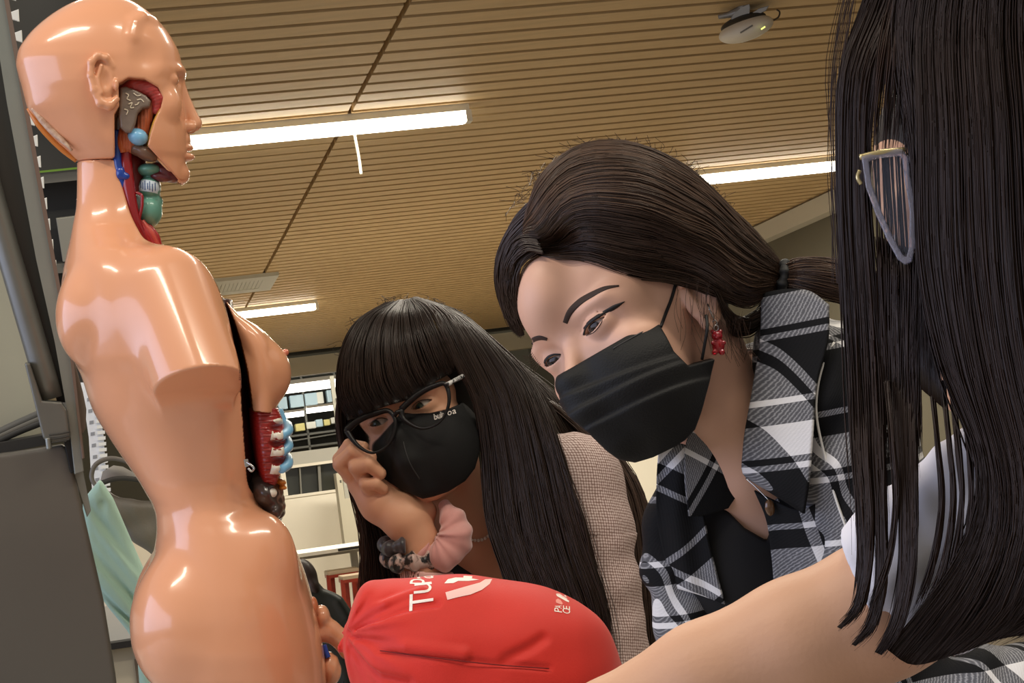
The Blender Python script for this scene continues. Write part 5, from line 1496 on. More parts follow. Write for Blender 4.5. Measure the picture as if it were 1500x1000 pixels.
# necklace of small beads
nk = thing('bead_necklace', F1.w(np.array([700, 790, 0.])), 'short necklace of tiny white beads at the neck of the woman with glasses', 'necklace')
M_bead = mat('bead_pearl', (226, 214, 200), rough=0.2, coat=0.5)
NP = cr_path([(672, 780), (680, 786), (692, 790), (704, 790), (714, 785), (722, 777), (730, 764)], 15)
zz_ = front_z(f_body1, NP, -140, 120, 90)
n_, m_ = 6, 8
th = np.linspace(0, np.pi, n_); ph = np.linspace(0, 2 * np.pi, m_, endpoint=False); T_, P__ = np.meshgrid(th, ph, indexing='ij')
S_ = np.stack([np.sin(T_) * np.cos(P__), np.cos(T_), np.sin(T_) * np.sin(P__)], -1).reshape(-1, 3)
i_ = np.arange(n_ - 1)[:, None] * m_; j_ = np.arange(m_)[None]; Qs = np.stack([i_ + j_, i_ + (j_ + 1) % m_, i_ + m_ + (j_ + 1) % m_, i_ + m_ + j_], -1).reshape(-1, 4)
for (x, y), z in zip(NP, zz_):
    me = mesh_np('bead', F1.w(np.array([x, y, z - 1.5]) + S_ * 2.6), [Qs]); fix_normals(me); mk('bead', me, M_bead, nk)
tube_obj('thread', F1, [(x, y, z - 1) for (x, y), z in zip(NP, zz_)], 0.6, mat('thread', (120, 90, 70)), nk)
# scrunchies on the wrist
def scr(P, c, ax, R_, r_, nf, amp):
    q = P - np.float32(c); ax = np.array(ax, float) / np.linalg.norm(ax)
    hgt = q @ ax.astype(np.float32); rad = q - hgt[:, None] * ax.astype(np.float32)
    rl = np.sqrt((rad ** 2).sum(1)) + 1e-6
    e1 = np.cross(ax, [0, 0, 1.0]); e1 /= np.linalg.norm(e1); e2 = np.cross(ax, e1)
    an = np.arctan2(rad @ e2.astype(np.float32), rad @ e1.astype(np.float32))
    return np.sqrt((rl - R_) ** 2 + (hgt + amp * 0.6 * np.sin(an * nf * 0.5)) ** 2) - (r_ + amp * np.sin(an * nf) + 0.3 * amp * np.sin(an * nf * 2.3 + 1))
f_s1 = lambda P: scr(P, (606, 808, -80), (0.12, 1, 0.25), 33, 12, 9, 3.0)
M_leo = mat('leopard_satin', (20, 16, 16), rough=0.3, noise=0.93, nscale=80, rgb2=(186, 160, 150), sheen=0.2)
sdf_obj('leopard_scrunchie', F1, f_s1, (550, 770, -140), (664, 850, -20), 1.8, M_leo, label='black and cream animal-print satin scrunchie, lower on the wrist', cat='scrunchie')
def f_s2(P):
    an = np.arctan2(P[:, 1] - 778, P[:, 0] - 636)
    d = chain(P, [(622, 806, -100, 12), (648, 806, -104, 21), (666, 784, -100, 24), (662, 756, -92, 19), (650, 738, -82, 11)], 6)
    return d + 2.2 * np.sin(an * 5 + 1.5 * np.sin(an * 3) + P[:, 2] * 0.06) + 1.0 * np.sin(an * 13 + 1)
sdf_obj('pink_scrunchie', F1, f_s2, (600, 715, -140), (704, 842, -50), 1.8, mat('pink_velvet', (196, 138, 130), rough=0.75, sheen=0.6, noise=0.08, nscale=60), label='dusty pink velvet scrunchie above the animal-print one', cat='scrunchie')
f_s3 = lambda P: smax(scr(P, (598, 786, -76), (0.3, 1, 0.2), 32, 10, 8, 2.5), P[:, 0] - 596, 4)
sdf_obj('charcoal_scrunchie', F1, f_s3, (550, 752, -130), (602, 830, -20), 1.8, mat('charcoal_satin', (52, 48, 52), rough=0.35, sheen=0.3), label='charcoal scrunchie peeking out left of the wrist', cat='scrunchie')
# ------------------------------------------------------------------ woman in the plaid shirt
F2 = Frame(930, 470, 1.65)
P2 = Pose([[0.5853, -0.4295, -0.6878], [0.4747, 0.8692, -0.1388], [0.6574, -0.2452, 0.7125]], (933.2, 481.2, 0), 1.623)
g2 = thing('person', F2.w(np.array([1180, 1150, 80.])) * np.array([1, 1, 0]), 'woman in a black and white plaid shirt and black mask looking down at the model', 'person')
HU2, HL2 = 1.8, 4.2
def brow_far(P, d): return smin(d, ell(P, (806, 436, -66), (45, 66, 58)), 24)       # rounder far side of the forehead
def f_head2(P): return brow_far(P, head_mm(P2.inv(P), HU2, HL2) * P2.k)
M_skin2 = mat('skin_fair', (218, 172, 148), rough=0.46, spec=0.4, sss=0.0, noise=0.03, nscale=40)
def f_neck2(P):
    d = chain(P, [(1020, 520, 30, 74), (1052, 600, 40, 74), (1092, 690, 50, 80)], 10)
    return smin(d, ell(P, (1120, 800, 80), (140, 130, 88)), 26)
def f_body2(P):
    return smin(boxed(P, (740, 200, -220), (1110, 720, 220), f_head2, 40), f_neck2(P), 22)
sdf_obj('body', F2, f_body2, (740, 262, -200), (1270, 940, 200), 2.1, M_skin2, g2)
for s in (-1, 1): eye_obj(F2, P2, s, (0.04, -0.36, 0.93), (52, 42, 36), g2, white=(158, 146, 140))
f_face2 = lambda P: brow_far(P, head_mm(P2.inv(P), 0.3, 0.3) * P2.k)
def sk(name, pts, wid, m_, lift=1.2, thick=1.5): mk(name, strip_on(name, F2, f_face2, pts, wid, -240, 60, lift, thick), m_, g2)
M_brow2 = mat('brow_brown', (58, 44, 38), rough=0.8); M_liner = mat('eyeliner', (18, 14, 15), rough=0.6)
sk('eyebrow', [(832, 473), (838, 459), (852, 444), (872, 432), (890, 424), (908, 421)], [7, 9, 9, 8, 6, 2.5], M_brow2)
sk('eyebrow', [(806, 496), (796, 494), (785, 497), (776, 505)], [4, 7, 7, 4], M_brow2, 2.5)
# near eye: upper liner with wing, lower lashes
ex_ = lambda x, y, z=85: tuple(P2.fwd([(x, y, z)])[0, :2])
sk('eyeliner', [ex_(18, -2.5, 84), ex_(24, 0.8, 86), ex_(32, 2.0, 87), ex_(40, 2.4, 85), ex_(46.5, 2.6, 80), (916, 443)], [3, 5, 5.5, 7, 7, 1.0], M_liner, 2.0)
sk('eyelashes', [ex_(20, -4, 84), ex_(30, -6.6, 85), ex_(40, -4.4, 83), ex_(45.5, 0, 80)], [0.8, 1.3, 1.3, 0.8], M_liner)
sk('eyeliner', [ex_(-18, -2.5, 84), ex_(-25, 1.0, 86), ex_(-33, 2.0, 86), ex_(-41, 1.6, 83), ex_(-47, 0, 78)], [2, 3, 4, 4, 2], M_liner, 1.1)
# far lashes sweeping off the cheek
M_hair2 = hair_mat('hair_brown', (60, 44, 34), 0.34)
# ---- shirt
PL = plaid_mat('plaid_cotton', 178.0)
ca_, sa_ = math.cos(math.radians(17)), math.sin(math.radians(17))
def uvp(V, ox=0, oy=0, a=0, zk=0.6):
    X = V[:, 0] + zk * V[:, 2]; Y = V[:, 1] - 0.2 * zk * V[:, 2]
    if a:
        c, s_ = math.cos(math.radians(a)), math.sin(math.radians(a)); X, Y = X * c - Y * s_, X * s_ + Y * c
    return np.column_stack([X * 0.9455 - Y * 0.3256 - 815 + ox + 1780, Y * 0.978 + X * 0.208 - 666 + oy + 1780])
VNECK = [(1000, 560), (1062, 632), (1090, 690), (1130, 740), (1150, 800), (1140, 870), (1046, 880), (1010, 800), (990, 700), (966, 655)]
def f_shirt2(P):
    d = chain(P, [(1170, 520, 10, 74), (1226, 572, -46, 92), (1252, 700, -64, 96), (1262, 820, -66, 92), (1280, 960, -60, 86), (1330, 1040, -100, 70), (1430, 1016, -120, 84), (1600, 990, -110, 92)], 22)
    d = smin(d, ell(P, (1150, 860, 90), (150, 240, 120)), 30)
    d = smin(d, chain(P, [(1040, 690, 110, 62), (1006, 770, 84, 60), (994, 830, 60, 55)], 14), 16)
    d = smin(d, chain(P, [(986, 838, 52, 48), (1000, 858, 48, 46)]), 6)
    d = smin(d, chain(P, [(1010, 890, 46, 56), (1030, 1000, 40, 60)]), 8)
    d = smin(d, cap(P, (1110, 560, 110), (1190, 560, 80), 60, 80), 20)
    w = 2.6 * np.sin(P[:, 1] * 0.075 + P[:, 0] * 0.03) + 1.8 * np.sin(P[:, 0] * 0.12 + P[:, 1] * 0.05 + 2)
    d = d + w
    d = smax(d, -np.maximum(poly2(P, VNECK), P[:, 2] - 70), 5)
    d = smax(d, -chain(P, [(1020, 500, 30, 84), (1052, 600, 40, 84), (1084, 680, 44, 88)]), 4)
    return d
sdf_obj('plaid_shirt', F2, f_shirt2, (920, 440, -230), (1700, 1180, 240), 3.6, PL, g2, uvf=lambda V: uvp(V, 80, -20))
def patch(name, rows, uvo=(0, 0), a=0, thick=4, disp=None, m_=None, nu=34, nv=34):
    me = grid_patch(name, F2, rows, nu, nv, thick, disp=disp)
    G = np.asarray(rows, float)
    fix_normals(me)
    # plaid follows the picture plane plus depth so that neighbouring pieces stay coherent
    A = np.stack([cr_path(r, nu) for r in G]); S = np.stack([cr_path(A[:, j], nv) for j in range(nu)], 1).reshape(-1, 3)
    uv = np.vstack([uvp(S, *uvo, a)] * 2)
    lv = np.empty(len(me.loops), np.int32); me.loops.foreach_get('vertex_index', lv)
    me.uv_layers[0].data.foreach_set('uv', uv[lv].astype(np.float32).ravel())
    return mk(name, me, m_ or PL, g2)
# near collar flap: hangs from the neck to a point
patch('collar', [[(1112, 430, -40), (1146, 424, -62), (1178, 428, -84), (1200, 446, -104)],
                 [(1110, 490, -52), (1140, 492, -84), (1172, 494, -108), (1198, 492, -122)],
                 [(1097, 572, -62), (1126, 576, -96), (1154, 574, -118), (1180, 560, -132)],
                 [(1084, 655, -66), (1114, 650, -98), (1146, 640, -124), (1174, 625, -140)],
                 [(1084, 688, -66), (1112, 704, -98), (1142, 716, -124), (1166, 712, -142)],
                 [(1112, 708, -78), (1130, 718, -98), (1148, 728, -120), (1162, 736, -138)]], (58, 8), 0, 4, lambda u, v: 3 * np.sin(v * 7) * u - 16 * u)
# neck stand behind the flap
patch('collar_stand', [[(1116, 432, -30), (1134, 417, 30), (1144, 416, 100)], [(1116, 500, -20), (1130, 480, 40), (1144, 470, 110)], [(1106, 590, -10), (1124, 560, 50), (1134, 540, 120)]], (0, 60), 0, 4)
# far collar point and far front
patch('collar', [[(1014, 622, -18), (1036, 626, -12), (1058, 634, -6), (1080, 655, -4)],
                 [(1004, 650, -30), (1034, 660, -26), (1060, 672, -20), (1087, 698, -12)],
                 [(1002, 690, -36), (1030, 700, -32), (1056, 716, -26), (1082, 716, -16)],
                 [(1008, 752, -36), (1028, 752, -32), (1046, 748, -28), (1066, 742, -22)]], (74, 20), 45, 4)
patch('front_placket', [[(966, 652, -6), (984, 648, -12), (1004, 650, -20), (1020, 668, -24)],
                        [(962, 700, -8), (982, 704, -16), (1004, 708, -24), (1024, 720, -28)],
                        [(962, 756, -4), (984, 762, -16), (1010, 768, -26), (1034, 780, -30)],
                        [(972, 810, 0), (1000, 816, -14), (1024, 826, -24), (1048, 838, -30)],
                        [(990, 862, 0), (1014, 866, -12), (1034, 872, -22), (1060, 880, -28)]], (30, 70), 40, 4, lambda u, v: 4 * np.sin(u * 9 + v * 2))
patch('near_front', [[(1100, 712, -70), (1128, 726, -92), (1160, 734, -120), (1190, 720, -140)],
                     [(1116, 750, -72), (1144, 762, -96), (1174, 766, -122), (1204, 756, -146)],
                     [(1124, 800, -72), (1154, 806, -96), (1186, 806, -122), (1222, 796, -146)],
                     [(1130, 870, -70), (1164, 874, -94), (1200, 876, -118), (1240, 868, -140)]], (30, 10), 0, 4, lambda u, v: 3 * np.sin(u * 8))
# white piping seams of the yoke
def seam(pts, r=1.8):
    XY = np.array(pts, float); z = front_z(f_shirt2, XY, -240, 100)
    tube_obj('seam', F2, [(x, y, zz - 0.6) for (x, y), zz in zip(XY, z)], r, mat('seam_white', (226, 224, 220), rough=0.8), g2)
seam([(1210, 500), (1190, 540), (1182, 590), (1194, 660), (1206, 710), (1222, 757)])
# undershirt
def f_under(P):
    d = ell(P, (1100, 836, 84), (138, 150, 116))
    return smax(d, -poly2(P, [(1040, 600), (1066, 748), (1090, 772), (1122, 790), (1190, 640)]), 3)
sdf_obj('undershirt', F2, f_under, (950, 676, -50), (1260, 1010, 200), 3.0, mat('undershirt_black', (20, 19, 21), rough=0.85), g2)
# ---- hair pulled back into a ponytail
SC = np.array([905., 392., 0.]); SR = 176.0
def zs(x, y, k=0.92, off=0.0):
    v = SR ** 2 - (x - SC[0]) ** 2 - (y - SC[1]) ** 2
    return -k * math.sqrt(max(v, 0.0)) + off
def gd(pts, ends=None):
    out = [(x, y, zs(x, y)) for x, y in pts]
    return out
def f_cap2(P):
    q = P2.inv(P)
    d = smax(ell(q, (0, 30, -10), (77, 88, 99)), -ell(q, (2, -26, 100), (80, 112, 74)), 6)
    d = smax(d, -ell(q, (66, -40, 20), (34, 62, 56)), 6)
    return smax(d, -58 - q[:, 1], 8) * P2.k
sdf_obj('hair_cap', F2, f_cap2, (715, 200, -190), (1170, 560, 200), 3.6, mat('hair_cap2', (40, 30, 24), rough=0.6), g2)
h = Hair(F2, 21)
near = [[(786, 376, -78), (812, 381, -108), (860, 386, -148), (926, 408, -166), (998, 420, -140), (1046, 434, -104), (1090, 448, -52), (1132, 424, -24)],
        [(780, 371, -78), (814, 362, -122), (866, 358, -158), (936, 372, -176), (1012, 392, -144), (1070, 410, -92), (1110, 416, -46), (1138, 416, -24)],
        [(775, 362, -74), (806, 330, -122), (866, 312, -150), (936, 320, -164), (1014, 350, -132), (1072, 382, -86), (1112, 398, -44), (1140, 408, -22)],
        [(772, 348, -70), (800, 304, -108), (860, 266, -120), (930, 268, -136), (1012, 306, -110), (1072, 352, -74), (1114, 382, -38), (1142, 402, -20)],
        [(773, 332, -62), (796, 284, -84), (850, 236, -80), (924, 234, -84), (1008, 273, -70), (1070, 326, -48), (1114, 368, -26), (1143, 396, -14)],
        [(776, 314, -50), (792, 270, -50), (846, 220, -30), (914, 211, -24), (1000, 246, -16), (1064, 304, -10), (1112, 354, 0), (1144, 392, 0)]]
far = [[(784, 372, -84), (768, 386, -84), (760, 420, -76), (762, 456, -64), (771, 490, -50)],
       [(776, 362, -76), (754, 376, -72), (746, 412, -58), (750, 450, -46), (766, 492, -40)],
       [(776, 330, -66), (748, 352, -44), (731, 396, -28), (736, 440, -20), (760, 492, -20)],
       [(800, 280, -56), (758, 318, -22), (729, 388, 0), (734, 436, 6), (757, 486, 6)]]
for gi, off in ((0, (2, 2, 2, 3, 3, 4, 8, 8)), (1, (4, 10, 14, 16, 16, 14, 10, 8)), (2, (5, 16, 22, 26, 24, 20, 12, 8)), (3, (6, 18, 24, 28, 28, 24, 14, 8))):
    zz_h = front_z(f_face2, np.array([p[:2] for p in near[gi]], float), -240, 60, 90)
    near[gi] = [(p[0], p[1], zz_h[i] - off[i] if i < 6 and zz_h[i] < -20 else p[2]) for i, p in enumerate(near[gi])]
for gi, off in ((0, 3), (1, 6)):
    zz_h = front_z(f_face2, np.array([p[:2] for p in far[gi]], float), -240, 60, 70)
    far[gi] = [(p[0], p[1], zz_h[i] - off if zz_h[i] < 20 else p[2]) for i, p in enumerate(far[gi])]
h.lock(near, 4200, r=1.05, m=26, jz=(-5, 8), jl=2.2, ends=(0.97, 1.0), wav=2.0, base=9, clump=90, tint=(0.6, 1.7))
h.lock([[(792, 376, -100), (772, 390, -96), (764, 424, -90), (764, 456, -76)], [(776, 340, -74), (748, 372, -60), (742, 410, -56), (746, 450, -46)]], 200, r=1.0, m=14, base=3, jz=(-2, 4))
h.lock([[(800, 376, -108), (778, 372, -100), (760, 386, -92), (752, 412, -84)], [(790, 350, -92), (766, 350, -84), (748, 376, -74), (742, 412, -64)]], 160, r=1.0, m=12, base=2, jz=(-3, 3))
h.lock(far, 700, r=1.0, m=18, jz=(-3, 6), jl=2.0, wav=1.6, base=8, clump=16)
top = [[(772, 356, -60), (800, 276, -40), (870, 214, 0), (960, 222, 30), (1060, 296, 40), (1144, 390, 10)], [(776, 340, -40), (810, 262, 0), (880, 208, 50), (970, 226, 80), (1070, 306, 70), (1146, 394, 20)]]
h.lock(top, 500, r=1.05, m=22, jz=(-4, 8), jl=3, wav=2, base=8, clump=20)
nape = [[(1042, 422, -98), (1058, 448, -84), (1084, 466, -54), (1112, 456, -30), (1136, 424, -22)],
        [(1052, 436, -80), (1066, 470, -60), (1092, 478, -30), (1116, 462, -16), (1138, 424, -14)],
        [(1060, 452, -50), (1076, 490, -20), (1100, 486, 0), (1122, 462, 0), (1140, 424, -6)]]
h.lock(nape, 420, r=0.95, m=16, jz=(-3, 6), jl=3, wav=2, base=6, clump=16, tint=(0.4, 1.1))
tail = [[(1144, 394, -14), (1160, 384, -30), (1190, 380, -40), (1230, 388, -44), (1290, 410, -44), (1360, 470, -40)],
        [(1146, 406, -26), (1164, 402, -44), (1196, 402, -56), (1240, 412, -60), (1290, 440, -56), (1350, 520, -50)],
        [(1146, 420, -20), (1164, 424, -36), (1196, 436, -46), (1236, 448, -50), (1290, 476, -46), (1330, 560, -40)]]
h.lock(tail, 900, r=1.05, m=20, jz=(-8, 8), jl=3.5, wav=3.0, base=6, clump=24, tint=(0.8, 2.0))
rg = np.random.default_rng(8)
for i in range(120):                         # flyaways at the crown and the back
    a = rg.uniform(-2.7, -0.25); x, y = 905 + 176 * np.cos(a), 392 + 176 * np.sin(a)
    k = rg.uniform(8, 34)
    h.fly([(x - 6, y + 8, rg.uniform(-50, 30)), (x + rg.uniform(-10, 18), y - rg.uniform(0, 14), 0), (x + rg.uniform(-16, 16) + k * np.cos(a) * 0.6, y + rg.uniform(-8, 8) + k * np.sin(a) * 0.6, 0)], 0.42)
for i in range(26):                          # loose hairs before the ear and on the nape
    x = rg.uniform(985, 1050); y = rg.uniform(425, 470)
    h.fly([(x, y - 14, -150 + (x - 985) * 0.9), (x + rg.uniform(-8, 8), y + 20, -146 + (x - 985) * 0.9), (x + rg.uniform(-4, 26), y + rg.uniform(40, 62), -140 + (x - 985) * 0.9)], 0.35)
for i in range(26):
    x = rg.uniform(1046, 1100); y = rg.uniform(455, 480)
    h.fly([(x, y, -74), (x + rg.uniform(-5, 12), y + 30, -70), (x + rg.uniform(0, 28), y + rg.uniform(40, 70), -60)], 0.3)
for i in range(9):
    x0, y0 = 797 - i * 1.6, 530 - i * 2.2
    h.fly([(x0, y0, -110), (x0 - 4, y0 + 7, -116), (x0 - 8 - i * 0.5, y0 + 14 - i, -118)], 0.5)
h.obj('hair', M_hair2, g2)
f_tie = lambda P: scr(P, (1146, 407, -16), (1, 0.15, 0), 19, 8, 7, 1.4)
sdf_obj('hair_tie', F2, f_tie, (1126, 366, -60), (1168, 448, 30), 2.0, mat('tie_black', (26, 26, 26), rough=0.6), g2)
seated(g2, F2.w(np.array([1190, 1080, 110.])), F2.w(np.array([1230, 1480, 150.])), (-1, 0.25, 0))
_h = F2.w(np.array([1230, 1480, 150.])); round_stool((_h[0], _h[1], _h[2] - 0.14), 'round stool under the plaid-shirted woman, below the picture')

# ---- pleated mask
MK2 = [(806, 555), (840, 536), (890, 507), (930, 484), (961, 466), (966, 478), (974, 492), (984, 512), (1004, 532), (1022, 528), (1042, 523), (1037, 545), (1031, 566), (1023, 595), (1014, 621), (1000, 636), (985, 645), (955, 660), (930, 668), (908, 662), (890, 648), (866, 624), (842, 605), (829, 592), (820, 576)]
def f_mask2(P):
    q = P2.inv(P)
    d = ell(q, (4, -60, 38), (72, 68, 72))
    d = smin(d, chain(q, [(0, -16, 94, 8), (0, -38, 106, 12), (0, -66, 104, 16), (0, -96, 90, 16)], 6), 18)
    d = smin(d, chain(q, [(30, -30, 78, 14), (62, -46, 28, 14), (70, -60, 0, 14)], 4), 14)
    # pleats run across the mask, converging towards the ear
    t = q[:, 1] + 0.10 * q[:, 0]
    for y0, s in ((-46, 1.0), (-62, 1.0), (-80, 0.9)):
        e = t - y0 + 0.06 * np.abs(q[:, 0]) * np.sign(y0 + 60)
        d = d + 1.5 * s * np.tanh(e / 1.6) * np.exp(-(e / 10) ** 2)
    d = d * P2.k
    d = smax(d, P[:, 2] + 4, 4)
    return smax(d, poly2(P, MK2), 2.5)
fm2 = thing('face_mask', F2.w(np.array([930, 661, -120.])), 'pleated black surgical mask with ear loops on the plaid-shirted woman', 'face mask')
m2 = sdf_obj('pleated_cloth', F2, f_mask2, (796, 456, -220), (1052, 672, 6), 1.8, mat('mask_cloth', (18, 18, 19), rough=0.62, spec=0.35, bump=0.25, bscale=700), fm2)
def on2(f, pts, off, z1=100):
    XY = np.array(pts, float); z = front_z(f, XY, -240, z1); return [(x, y, zz - off) for (x, y), zz in zip(XY, z)]
fb_ = lambda P: np.minimum(f_body2(P), f_mask2(P))
tube_obj('ear_loop', F2, on2(fb_, [(966, 478), (974, 458), (982, 438), (988, 418)], 1.6), 2.4, mat('loop_black', (14, 14, 14), rough=0.6), fm2)
tube_obj('ear_loop', F2, [(1024, 524, -118), (1028, 500, -124), (1031, 482, -126), (1030, 462, -112)], 2.2, mat('loop_black', (14, 14, 14), rough=0.6), fm2)
tube_obj('nose_wire', F2, on2(f_mask2, [(900, 508), (930, 491), (948, 481)], 0.3), 1.3, mat('wire_sheen', (46, 46, 48), rough=0.4), m2)
# ---- bear earring
er = thing('bear_earring', F2.w(np.array([1048, 520, -120.])), 'red translucent bear-shaped earring hanging from the plaid woman\'s ear', 'earring')
zE = float(front_z(f_body2, np.array([[1034., 458.]]), -240, 100)[0]) - 6
tube_obj('hook', F2, [(1033, 446, zE + 3), (1035, 452, zE - 2), (1038, 460, zE - 2), (1042, 467, zE)], 1.2, M_metal, er)
for k, (x, y) in enumerate(((1043, 473), (1045, 480))):
    a = np.linspace(0, 2 * np.pi, 12, endpoint=False)
    tube_obj('ring', F2, [(x + 3.2 * math.cos(t), y + 4 * math.sin(t), zE + 1.5 * math.sin(t + k)) for t in a], 0.9, M_metal, er, closed=True, n=30)
def f_bear(P):
    d = ell(P, (1046, 491, zE), (8, 7, 6.5)); d = smin(d, ell(P, (1048, 505, zE), (9, 11, 8)), 2)
    for x, y, z_, r in ((1040, 485, 0, 3), (1051, 485, 0, 3), (1041, 501, -5, 3.6), (1055, 501, -4, 3.6), (1043, 514, -4, 4.4), (1053, 514, -4, 4.4), (1046, 493, -6, 3)):
        d = smin(d, ell(P, (x, y, zE + z_), (r, r, r)), 1.2)
    return d
sdf_obj('bear', F2, f_bear, (1034, 478, zE - 14), (1062, 522, zE + 14), 1.1, mat('gummy_red', (190, 14, 34), rough=0.1, trans=0.5, coat=0.5, ior=1.45), er)
# ---- pendant
pd = thing('pendant_necklace', F2.w(np.array([1120, 745, -40.])), 'brown oval pendant on a thin chain in the plaid woman\'s collar', 'necklace')
zP = float(front_z(f_body2, np.array([[1118., 735.]]), -200, 160)[0])
f_pd = lambda P: ell(P, (1121, 734, -92), (7, 12, 4), rotm(0, 0, -8))
sdf_obj('pendant', F2, f_pd, (1110, 718, -100), (1132, 750, -84), 1.3, mat('amber_brown', (96, 66, 40), rough=0.2, coat=0.5, noise=0.3, nscale=200), pd)
tube_obj('chain', F2, [(1088, 694, -74), (1104, 708, -84), (1119, 723, -92)], 0.8, M_metal, pd)
# ------------------------------------------------------------------ nearest woman: long hair, outstretched arm
F3 = Frame(1330, 600, 1.05)
g3 = thing('person', F3.w(np.array([1640, 1300, 40.])) * np.array([1, 1, 0]), 'nearest woman with long straight dark hair reaching an arm across the table', 'person')
R3 = rotm(0, -97, 0); R3 = rotm(0, 0, 14) @ R3
P3 = Pose(R3, (1520, 290, 120), 2.5)
def f_head3(P): return head_mm(P3.inv(P), 2.4, 4.4) * P3.k
M_skin3 = mat('skin_olive', (208, 160, 128), rough=0.5, spec=0.4, sss=0.0, noise=0.04, nscale=30, bump=0.1, bscale=300)
def f_arm3(P):
    return chain(P, [(1560, 790, 10, 104), (1430, 830, 0, 94), (1290, 892, -10, 101), (1170, 946, -20, 100), (1040, 1000, -30, 92), (900, 1072, -40, 80), (760, 1140, -40, 66)], 20)
def f_body3(P):
    d = smin(boxed(P, (1230, -20, -160), (1840, 640, 400), f_head3, 60), chain(P, [(1560, 420, 120, 120), (1620, 640, 110, 130), (1660, 780, 100, 150)], 20), 40)
    d = smin(d, f_arm3(P), 30)
    # hand resting beyond the lower edge
    d = smin(d, ell(P, (690, 1176, -40), (80, 40, 62), rotm(0, 0, -28)), 20)
    for i in range(4):
        z = -84 + i * 28
        d = smin(d, chain(P, [(640, 1196, z, 19), (580, 1226, z - 6 + i * 3, 17), (540, 1256 - abs(i - 1.5) * 8, z - 8 + i * 4, 14)]), 6)
    return smin(d, chain(P, [(700, 1180, -96, 20), (660, 1210, -120, 18), (620, 1236, -124, 15)]), 10)
sdf_obj('body', F3, f_body3, (520, -20, -160), (1900, 1290, 420), 5.2, M_skin3, g3)
for s in (-1, 1): eye_obj(F3, P3, s, (0, -0.3, 0.95), (70, 52, 40), g3)
M_tee = mat('tee_white', (222, 220, 228), rough=0.85, noise=0.03, nscale=20)
def f_tee(P):
    d = chain(P, [(1276, 880, -10, 112), (1360, 830, 0, 128), (1470, 765, 20, 146), (1660, 760, 80, 176), (1770, 1100, 110, 240), (1790, 1500, 110, 250)], 24)
    nrm = np.array([-0.84, 0.46, 0.1]); nrm /= np.linalg.norm(nrm)
    d = d + 3.0 * np.sin(P[:, 0] * 0.05 + P[:, 1] * 0.07) + 1.6 * np.sin(P[:, 0] * 0.11 - P[:, 1] * 0.06)
    cut = (P - np.float32([1268, 838, 0])) @ nrm.astype(np.float32)
    d = smax(d, cut, 4)
    return smax(d, -(chain(P, [(1430, 830, 0, 98), (1290, 892, -10, 106), (1170, 946, -20, 106)])), 3)
sdf_obj('tee_shirt', F3, f_tee, (1200, 580, -230), (1960, 1780, 360), 6.0, M_tee, g3)
# hair
M_hair3 = hair_mat('hair_near_black', (46, 31, 24), 0.45)
h = Hair(F3, 31)
CR3 = (1540, -112, 120)
def over(g):
    """start a guide at the crown instead of above the frame"""
    out = []
    for p in g:
        x, y, z = p[0]
        if y > -50: out.append(p); continue
        out.append([CR3, (CR3[0] * 0.55 + x * 0.45, -104, CR3[2] * 0.5 + z * 0.5 - 30), (CR3[0] * 0.12 + x * 0.88, -50, z), (x, 40, z)] + list(p[1:]))
    return out
def sheet3(g, n, **kw):
    h.lock(over(g), n, r=kw.pop('r', 1.35), m=kw.pop('m', 26), jz=kw.pop('jz', (-6, 14)), jl=kw.pop('jl', 3.0), wav=kw.pop('wav', 2.0), **kw)
# big curtain to the right, sweeping in at the bottom
cur = [[(1345, -60, -120), (1345, 200, -150), (1352, 420, -160), (1385, 560, -160), (1424, 650, -160), (1428, 730, -160), (1400, 800, -160), (1350, 870, -165), (1300, 930, -170)],
       [(1390, -60, -140), (1395, 200, -170), (1405, 420, -176), (1430, 570, -176), (1458, 680, -176), (1462, 770, -176), (1430, 850, -176), (1380, 905, -176), (1330, 950, -176)],
       [(1440, -60, -150), (1450, 200, -180), (1462, 440, -184), (1486, 600, -184), (1508, 720, -184), (1510, 800, -184), (1486, 860, -184), (1440, 905, -184), (1390, 938, -184)],
       [(1500, -60, -150), (1512, 220, -180), (1526, 460, -184), (1548, 640, -184), (1560, 760, -184), (1560, 830, -184), (1540, 870, -184), (1500, 896, -184), (1460, 914, -184)],
       [(1580, -60, -130), (1600, 240, -160), (1616, 500, -160), (1630, 680, -160), (1636, 790, -160), (1634, 850, -160), (1616, 880, -160), (1590, 900, -160), (1560, 910, -160)]]
sheet3(cur, 3600, base=16, clump=60, ends=(0.84, 1.0), jl=4)
bk = [[CR3, (1690, -60, -40), (1724, 180, -90), (1738, 480, -100), (1738, 780, -100), (1710, 920, -100)],
      [CR3, (1770, -20, 80), (1812, 200, 110), (1822, 500, 110), (1816, 800, 110), (1786, 930, 110)],
      [CR3, (1730, -30, 240), (1774, 200, 300), (1784, 500, 300), (1774, 800, 290), (1744, 930, 290)],
      [CR3, (1570, -50, 330), (1584, 200, 400), (1594, 500, 400), (1594, 800, 390), (1590, 930, 380)],
      [CR3, (1430, -50, 320), (1410, 200, 380), (1430, 500, 380), (1450, 800, 370), (1460, 920, 360)]]
sheet3(bk, 1500, base=10, clump=40, jl=5, r=1.6)
sheet3([[(1580, -60, -130), (1600, 240, -160), (1630, 680, -160), (1634, 850, -160), (1600, 905, -160)], [(1670, -60, -80), (1710, 240, -110), (1722, 680, -112), (1722, 850, -112), (1700, 910, -112)], [(1740, -60, 20), (1780, 240, -10), (1790, 680, -10), (1790, 850, -10), (1770, 920, -10)]], 800, base=10, r=1.6)
